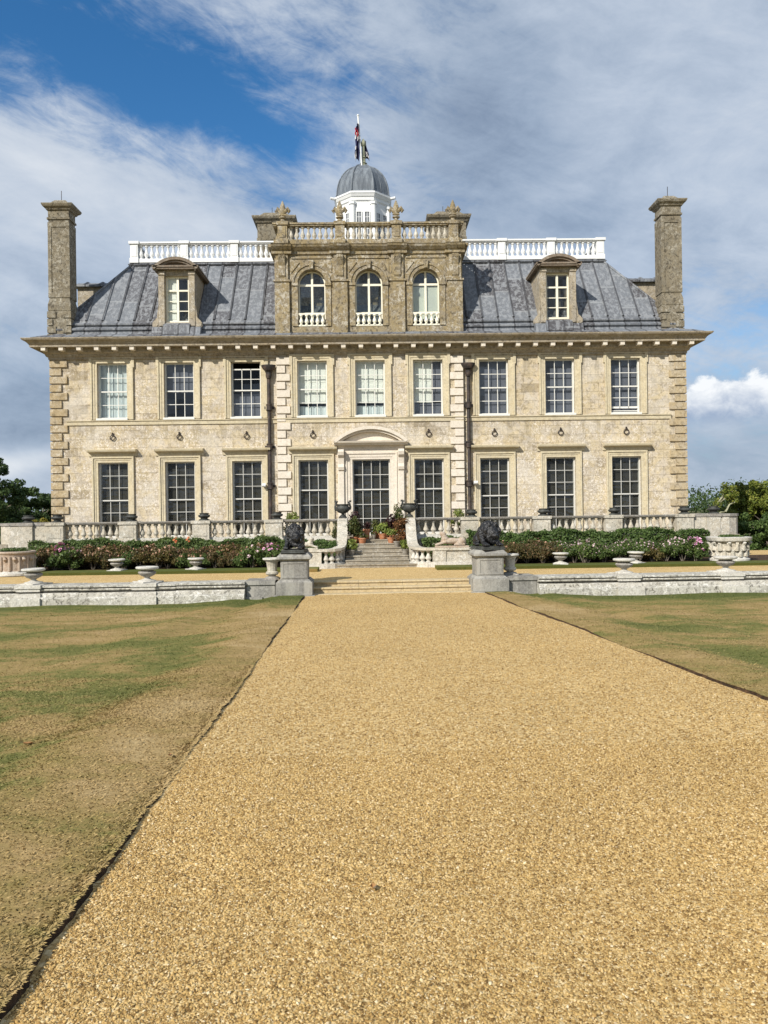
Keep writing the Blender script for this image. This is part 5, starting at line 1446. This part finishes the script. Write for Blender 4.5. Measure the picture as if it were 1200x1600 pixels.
# ================================================================== PLANTING
def hedge(x0, x1, y0_, y1_, z0_, z1_, n, size, mt, label, bumpy=.12):
    t = thing('hedge', label, 'hedge', ((x0 + x1) / 2, (y0_ + y1_) / 2, z0_))
    hx, hy, h = (x1 - x0) / 2, (y1_ - y0_) / 2, z1_ - z0_
    u = rng.uniform(-hx, hx, n); sel = rng.uniform(0, 1, n); a = h / (h + 2 * hy)
    top = h + bumpy * .5 * (np.sin(u * 2.1 + x0) + .6 * np.sin(u * 5.3) + .5 * np.sin(u * 11.0)) - bumpy * .3
    y = np.where(sel < a, -hy + np.abs(rng.normal(0, .07, n)) + .07 * np.sin(u * 4.2 + 3), rng.uniform(-hy, hy, n))
    z = np.where(sel < a, rng.uniform(0, 1, n) * top, top + rng.normal(0, .035, n))
    N_ = np.where((sel < a)[:, None], np.array([[0, -1, .4]]), np.array([[0, -.2, 1]]))
    V, Fq = leaf_quads(np.stack([u, y, z], -1), N_ + 0.0, size, .6, .6)
    mesh_np('foliage', V, Fq, mt, t)
    core = MB().box(-hx + .05, hx - .05, -hy + .12, hy - .05, 0, h - .18)
    build(core, 'branches', 'soil', t)
    return t
hedge(-12.3, -3.05, 27.75, 28.58, ZF + .08, -.93, 21000, .085, 'leaf_hedge_light', 'low loose light green hedge under the balustrade behind the left flower bed')
hedge(3.45, 12.2, 27.7, 28.58, ZF + .08, -.80, 21000, .085, 'leaf_hedge', 'dense dark green hedge under the balustrade behind the right flower bed')
hedge(-2.7, -1.22, 26.5, 27.7, ZF, -.98, 5000, .08, 'leaf_hedge', 'small dark green hedge between the left stair wall and the balustrade')
hedge(1.75, 3.3, 26.6, 27.9, ZF, -1.0, 5000, .08, 'leaf_hedge_light', 'small ragged hedge behind the rosy sphinx')

def bush(name, label, cat, loc, mt, petal_mt, nl, nf, r, h, lsize, fsize, group, spread=1.0):
    t = thing(name, label, cat, loc, random.uniform(0, 6), group=group)
    cl = [(random.uniform(-.6, .6) * r, random.uniform(-.6, .6) * r, h * random.uniform(.25, .82), r * random.uniform(.28, .5), r * random.uniform(.28, .5), h * random.uniform(.16, .28)) for _ in range(11)]
    leaves('foliage', cl, nl, lsize, mt, t, shell=.45, zmin=.0)
    if nf:
        P, _ = clump_points(cl, nf * 4, .08); P = P[np.argsort(-P[:, 2] + rng.normal(0, .12, len(P)))][:nf]; P[:, 2] += .03
        blossoms('blossoms', P, fsize, petal_mt, t)
    st_ = MB()
    for k in range(6):
        a = k * 1.05; st_.tube([(.04 * math.cos(a), .04 * math.sin(a), 0), (r * .4 * math.cos(a), r * .4 * math.sin(a), h * .5)], [.014, .008], 5)
    build(st_, 'stems', 'bark', t)
    return t
ZB = ZF + .07
protoL = [bush('rose_bush', 'bronze-leaved rose bush with faded peach blooms in the left flower bed', 'rose bush', (-11.0 + .6 * k, 26.3, ZB), m, 'petal_peach', 2300, 36, .50, .72, .082, .075, 'rose bushes in the left flower bed') for k, m in enumerate(('leaf_rose', 'leaf_olive', 'leaf_dahlia'))]
protoR = [bush('rose_bush', 'olive-leaved rose bush with pale pink blooms in the right flower bed', 'rose bush', (4.9 + .6 * k, 26.3, ZB), m, pm_, 2300, nf, .50, .70, .082, .075, 'rose bushes in the right flower bed') for k, (m, pm_, nf) in enumerate((('leaf_rose', 'petal_peach', 6), ('leaf_olive', 'petal_pale', 26), ('leaf_dahlia', 'petal_pale', 22)))]
for proto, xs in ((protoL, np.arange(-10.9, -3.3, .52)), (protoR, np.arange(4.75, 11.2, .52))):
    used = set()
    for row, y in ((0, 25.98), (1, 26.55), (2, 27.2)):
        for i, x in enumerate(xs):
            if proto is protoR and x < 6.6 and random.random() < .8: k = 0
            elif proto is protoR: k = random.choice((1, 2, 2) if x > 7 else (0, 1, 2))
            else: k = random.randrange(3)
            p = (x + random.uniform(-.12, .12), y + random.uniform(-.1, .1), ZB)
            sc = random.uniform(.84, 1.08) * (.88 if row == 0 else 1.0)
            if k not in used:
                used.add(k); proto[k].location = p; proto[k].scale = (sc,) * 3
            else: copy_thing(proto[k], p, rz=random.uniform(0, 6.28), scale=sc)
for x, y, h, pm_, l in ((-10.5, 25.75, .84, 'petal_pink', 'tall green dahlia with bright pink flower heads at the left end of the left bed'),
                        (-10.0, 25.85, .72, 'petal_pale', 'green dahlia with pale pink and white heads beside the pink dahlia'),
                        (-4.0, 25.8, .78, 'petal_pale', 'green dahlia with white and pink heads in the left bed, near the fluted urn'),
                        (-3.5, 25.9, .80, 'petal_pink', 'green dahlia with small pink heads behind the fluted urn'),
                        (7.1, 25.85, .74, 'petal_pale', 'green dahlia with pale heads right of a small urn in the right bed'),
                        (10.9, 25.9, .80, 'petal_pink', 'green dahlia with a few pink heads beside the right carved planter')):
    bush('dahlia', l, 'dahlia', (x, y, ZB), 'leaf_dahlia', pm_, 2100, 24 if h > .77 else 14, .46, h, .09, .15, 'dahlias in the flower beds')
for x, l in ((-6.9, 'orange canna flower rising above the left bed, left of the other'), (-6.45, 'orange canna flower rising above the left bed, nearer to the stairs')):
    t = thing('canna', l, 'flower', (x, 27.2, ZB)); build(MB().tube([(0, 0, 0), (.02, 0, 1.0)], .012, 5), 'stem', 'leaf_dahlia', t)
    leaves('foliage', [(0, 0, .5, .14, .14, .3)], 120, .14, 'leaf_dahlia', t); blossoms('blossoms', [(.02, 0, .98), (-.03, -.03, .92), (.04, -.02, .86)], .13, 'petal_orange', t)

# pots on the stairs
def pot(px, py, Y, z, w, h, mt, plant, pr, ph, n, ls, label):
    pr *= 1.22; ph *= 1.2; n = int(n * 1.3)
    p = at(px, py, Y); t = thing('flower_pot', label, 'flower pot', (p.x, Y, z), group='plant pots on the garden stairs')
    r = w / 2
    build(MB().lathe([(r * .66, 0), (r * .70, .01), (r * .94, h * .80), (r * 1.05, h * .81), (r * 1.06, h), (r * .92, h), (r * .88, h * .85), (r * .2, h * .84)], 0, 0, 0, 18), 'pot', mt, t, smooth=True)
    cl = [(random.uniform(-.5, .5) * pr, random.uniform(-.5, .5) * pr, h + ph * random.uniform(.15, .75), pr * .5, pr * .5, ph * .3) for _ in range(8)]
    leaves('plant', cl, n, ls, plant, t, shell=.5, jitter=.9, aspect=.45, zmin=h * .5)
    st_ = MB()
    for k in range(5): st_.tube([(0, 0, h * .8), (pr * .4 * math.cos(k * 1.3), pr * .4 * math.sin(k * 1.3), h + ph * .6)], [.012, .006], 5)
    build(st_, 'stems', 'bark', t)
def tread(j): return ZF + .1243 * (j + 1), 26.0 + .375 * j + .18
POTS = [(549, 2, .24, .20, 'grey_pot', 'leaf_bright', .20, .34, 160, .14, 'grey pot of spiky light green leaves on the lower left of the stairs'),
        (633, 2, .24, .19, 'grey_pot', 'leaf_bright', .18, .28, 150, .13, 'grey pot of upright green leaves on the lower right of the stairs'),
        (620, 4, .24, .20, 'grey_pot', 'leaf_russet', .20, .25, 260, .07, 'small grey pot of russet leaves on the right of the stairs'),
        (566, 5, .31, .20, 'terracotta', 'leaf_pot', .20, .26, 260, .08, 'wide terracotta pot with a small plant on the left of the stairs'),
        (611, 5, .28, .20, 'terracotta', 'leaf_bright', .22, .28, 320, .08, 'terracotta pot of fine green leaves on the right of the stairs'),
        (598, 6, .31, .21, 'terracotta', 'leaf_bright', .30, .36, 260, .15, 'terracotta pot with a bright green agave near the middle of the stair head'),
        (584, 6, .18, .17, 'grey_pot', 'leaf_pot', .12, .10, 90, .06, 'small dark grey pot at the middle of the stair head'),
        (573, 6, .26, .38, 'terracotta', 'leaf_purple', .16, .22, 160, .09, 'tall terracotta pot with a dark plant left of the stair head'),
        (553, 5, .30, .24, 'terracotta', 'leaf_pot', .30, .62, 900, .09, 'terracotta pot with a tall bushy green plant against the left stair wall'),
        (557, 6, .28, .24, 'terracotta', 'leaf_purple', .32, .70, 420, .13, 'pot with a tall purple-leaved succulent at the top left of the stairs'),
        (613, 6, .28, .24, 'terracotta', 'leaf_purple', .28, .62, 380, .13, 'pot with a purple-leaved succulent at the top right of the stairs'),
        (626, 5, .28, .24, 'terracotta', 'leaf_russet', .30, .55, 800, .085, 'terracotta pot with a russet bushy plant against the right stair wall'),
        (630, 6, .30, .26, 'terracotta', 'leaf_pot', .34, .90, 1100, .085, 'pot with a tall trailing green plant under the right bronze vase'),
        (588, 7, .28, .26, 'terracotta', 'leaf_pot', .30, .42, 520, .08, 'terracotta pot with a green plant before the middle of the door'),
        (604, 7, .28, .24, 'terracotta', 'leaf_russet', .28, .34, 420, .08, 'terracotta pot with a russet plant before the right of the door')]
for px, j, w, h, mt, pl_, pr, ph, n, ls, l in POTS:
    z, Y = tread(min(j, 6)); Y = Y + (.15 if j == 6 else 0) + (.75 if j == 7 else 0)
    pot(px, 840, Y, z if j < 7 else ZT, w, h, mt, pl_, pr, ph, n, ls, l)
# self-sown plants peeping over the balustrade by the drainpipes
for px, l in ((453, 'small green plant peeping over the balustrade beside the left drainpipe'), (714, 'small green plant peeping over the balustrade beside the right drainpipe')):
    p = at(px, 805, 29.3); t = thing('terrace_plant', l, 'plant', (p.x, 29.3, ZT))
    leaves('foliage', [(random.uniform(-.22, .22), 0, random.uniform(.4, .95), .16, .14, .16) for _ in range(9)], 900, .07, 'leaf_bright', t)
    build(MB().lathe([(.16, 0), (.2, .35), (.21, .36), (.1, .36)], 0, 0, 0, 14), 'tub', 'grey_pot', t)
for x, y, z, l in ((SC - 1.5, 28.6, -.75, 'ivy-like creeper on the inner end of the left balustrade'),):
    t = thing('creeper', l, 'plant', (x, y, ZF)); leaves('foliage', [(random.uniform(-.1, .1), 0, 1.1 + random.uniform(-.12, .35), .09, .09, .12) for _ in range(7)], 420, .055, 'leaf_pot', t)
    build(MB().tube([(0, 0, 0), (.02, .02, .6), (0, 0, 1.2)], .014, 5), 'stem', 'bark', t)

# ---------------------------------------------------------------- trees
def tree(name, loc, h, rad, label, mt, n, size, bare=.22, group=None, squash=1.0, trunk='bark', seedc=16):
    t = thing(name, label, 'tree' if h > 2.5 else 'shrub', loc, group=group)
    tr_ = MB(); tip = h * .80
    tr_.tube([(0, 0, -.3), (rad * .03, 0, h * .25), (-rad * .04, rad * .03, h * .5), (0, 0, tip)], [h * .035, h * .028, h * .018, h * .006], 9)
    cl = []
    for k in range(seedc):
        a = k * 2.4 + random.uniform(-.4, .4); f = random.uniform(.15, 1) ** .6; zz = h * (bare + (1 - bare) * random.uniform(.12, .90))
        lim = rad * math.sqrt(max(.05, 1 - ((zz / h - (bare + .30 * (1 - bare))) / (.72)) ** 2)) * .78
        x, y = lim * f * math.cos(a), lim * f * math.sin(a)
        r = rad * random.uniform(.22, .40); cl.append((x, y, zz, r, r, r * random.uniform(.6, .85) * squash))
        tr_.tube([(0, 0, zz * .62), (x * .5, y * .5, zz * .82), (x, y, zz)], [h * .014, h * .009, h * .004], 6)
    build(tr_, 'trunk', trunk, t, smooth=True)
    sub = []
    for c in cl:
        for _ in range(6):
            d = rng.normal(0, 1, 3); d /= np.linalg.norm(d); q = c[3] * random.uniform(.28, .5)
            sub.append((c[0] + d[0] * c[3] * .75, c[1] + d[1] * c[4] * .75, c[2] + d[2] * c[5] * .8, q, q, q * .75))
    leaves('crown', sub, n, size, mt, t, shell=.30)
    return t
def tree_px(px, py_top, Y, zg, rad, name, label, mt, n, size, **k):
    p = at(px, py_top, Y); tree(name, (p.x, Y, zg), p.z - zg, rad, label, mt, n, size, **k)
tree_px(-12, 716, 74, -2.7, 4.6, 'oak_tree', 'tall dark tree at the left edge of the view', 'leaf_tree', 17000, .30, bare=.1)
tree_px(68, 774, 88, -2.7, 4.3, 'oak_tree', 'rounded dark green tree left of the house, nearest to its wall', 'leaf_tree', 15000, .32, bare=.05)
tree_px(30, 782, 84, -2.7, 3.2, 'oak_tree', 'smaller dark tree between the two taller trees left of the house', 'leaf_tree', 11000, .30, bare=.05)
tree_px(-70, 740, 80, -2.7, 5.5, 'oak_tree', 'broad dark tree beyond the left edge of the lawn', 'leaf_tree', 12000, .34, bare=.08)
tree_px(68, 811, 52, -2.7, 1.5, 'golden_shrub', 'golden yellow shrub behind the left end of the balustrade', 'leaf_yellow', 5000, .16, bare=.05)
tree_px(20, 818, 40, -2.5, 1.6, 'dark_shrub', 'low dark shrub behind the left end block of the balustrade', 'leaf_tree', 5000, .14, bare=.0)
tree_px(1196, 752, 44, -2.5, 3.1, 'bay_tree', 'big dense sunlit green tree right of the house', 'leaf_laurel', 34000, .17, bare=.0, seedc=26)
tree_px(1126, 794, 47, -2.5, 1.9, 'bay_tree', 'lower green tree between the house and the big sunlit tree', 'leaf_laurel', 12000, .16, bare=.0)
tree_px(1255, 765, 43, -2.5, 3.0, 'bay_tree', 'green tree beyond the right edge of the view', 'leaf_laurel', 16000, .17, bare=.0)
tree_px(1200, 812, 38, -2.5, 2.3, 'dark_laurel', 'dark green laurel under the big sunlit tree', 'leaf_hedge', 16000, .15, bare=.0, seedc=20)
tree_px(1262, 816, 38, -2.5, 2.3, 'dark_laurel', 'dark green laurel at the right edge of the view', 'leaf_hedge', 12000, .15, bare=.0)
# slender lichen-covered branches leaning by the house
t = thing('bare_tree', 'slender pale lichened tree with curving branches right of the house', 'tree', (at(1112, 812, 36).x, 36, -2.4))
def bt(dx, py): 
    q = at(1112 + dx, py, 36); return (q.x - t.location.x, random.uniform(-.15, .15), q.z + 2.4)
mb = MB().tube([(0, 0, 0), bt(0, 806), bt(-3, 793), bt(-6, 788)], [.10, .075, .05, .02], 8)
for path in ([bt(0, 806), bt(8, 790), bt(16, 782), bt(24, 776)], [bt(8, 790), bt(14, 778), bt(22, 766), bt(20, 757)], [bt(16, 782), bt(24, 772), bt(32, 768), bt(34, 758)], [bt(20, 800), bt(28, 788), bt(38, 784)], [bt(0, 806), bt(14, 800), bt(20, 800), bt(22, 792)]):
    mb.tube(path, [.05, .04, .03, .012][:len(path)], 6)
build(mb, 'trunk', 'lichen_bark', t, smooth=True)
tips = [bt(20, 758), bt(28, 766), bt(34, 762), bt(24, 774), bt(36, 782), bt(14, 782), bt(20, 768), bt(30, 776), bt(10, 788), bt(36, 772)]
leaves('crown', [(q[0], q[1], q[2], .22, .22, .16) for q in tips], 1500, .10, 'leaf_laurel', t)
# far woodland closing the horizon on both sides
cl = []
for x in list(np.arange(-230, -60, 5.5)) + list(np.arange(62, 230, 5.5)):
    cl += [(x + random.uniform(-2, 2), 150 + random.uniform(-15, 15), random.uniform(-1.5, 2.5), random.uniform(3, 5), 4, random.uniform(2.2, 3.6)) for _ in range(3)]
tag(leaves('woodland', cl, 60000, .6, 'leaf_tree', shell=.3), 'distant belt of dark woodland beyond the gardens', 'woodland', kind='stuff')

# fallen leaves
def dead_leaf(px, py, size, label):
    Y = 1.0
    for _ in range(60):                       # walk down the line of sight to the turf
        p = at(px, py, Y); gx = p.x * math.cos(TH) + p.y * math.sin(TH); gy = p.y * math.cos(TH) - p.x * math.sin(TH)
        h = lawn_h(EL0 - gx, gy) if gx < EL0 else drive_h(gx, gy)
        if p.z <= h: break
        Y += .12 if Y < 12 else .3
    t = thing('dead_leaf', label, 'leaf', (p.x, p.y, h + .012), random.uniform(0, 6), group='fallen leaves')
    n = 7; vs = []
    for i in range(n + 1):
        u = i / n; w = size * .34 * math.sin(math.pi * min(.98, u + .04)) ** .8; c = .25 * size * (u - .5) ** 2
        vs += [(-w, size * (u - .5), c + .010), (0, size * (u - .5), c), (w, size * (u - .5), c + .012)]
    fs = [(i * 3 + k, i * 3 + k + 1, i * 3 + k + 4, i * 3 + k + 3) for i in range(n) for k in (0, 1)]
    build(MB().add(vs, fs), 'blade', 'dead_leaf', t, smooth=True, recalc=False)
    build(MB().tube([(0, -size * .5, .01), (.01, -size * .75, .02)], .002, 5), 'stalk', 'bark', t)
M['dead_leaf'] = material('dry_brown_leaf', lambda t: dict(col=t.mix(t.noise(t.pos(), 40, 4), (.22, .10, .035), (.42, .24, .10)), rough=.7))
dead_leaf(44, 1166, .07, 'dry brown leaf lying on the lawn at the left')
dead_leaf(266, 1190, .04, 'small pale dry leaf on the lawn near the drive')
dead_leaf(583, 1401, .035, 'tiny brown leaf on the gravel drive')
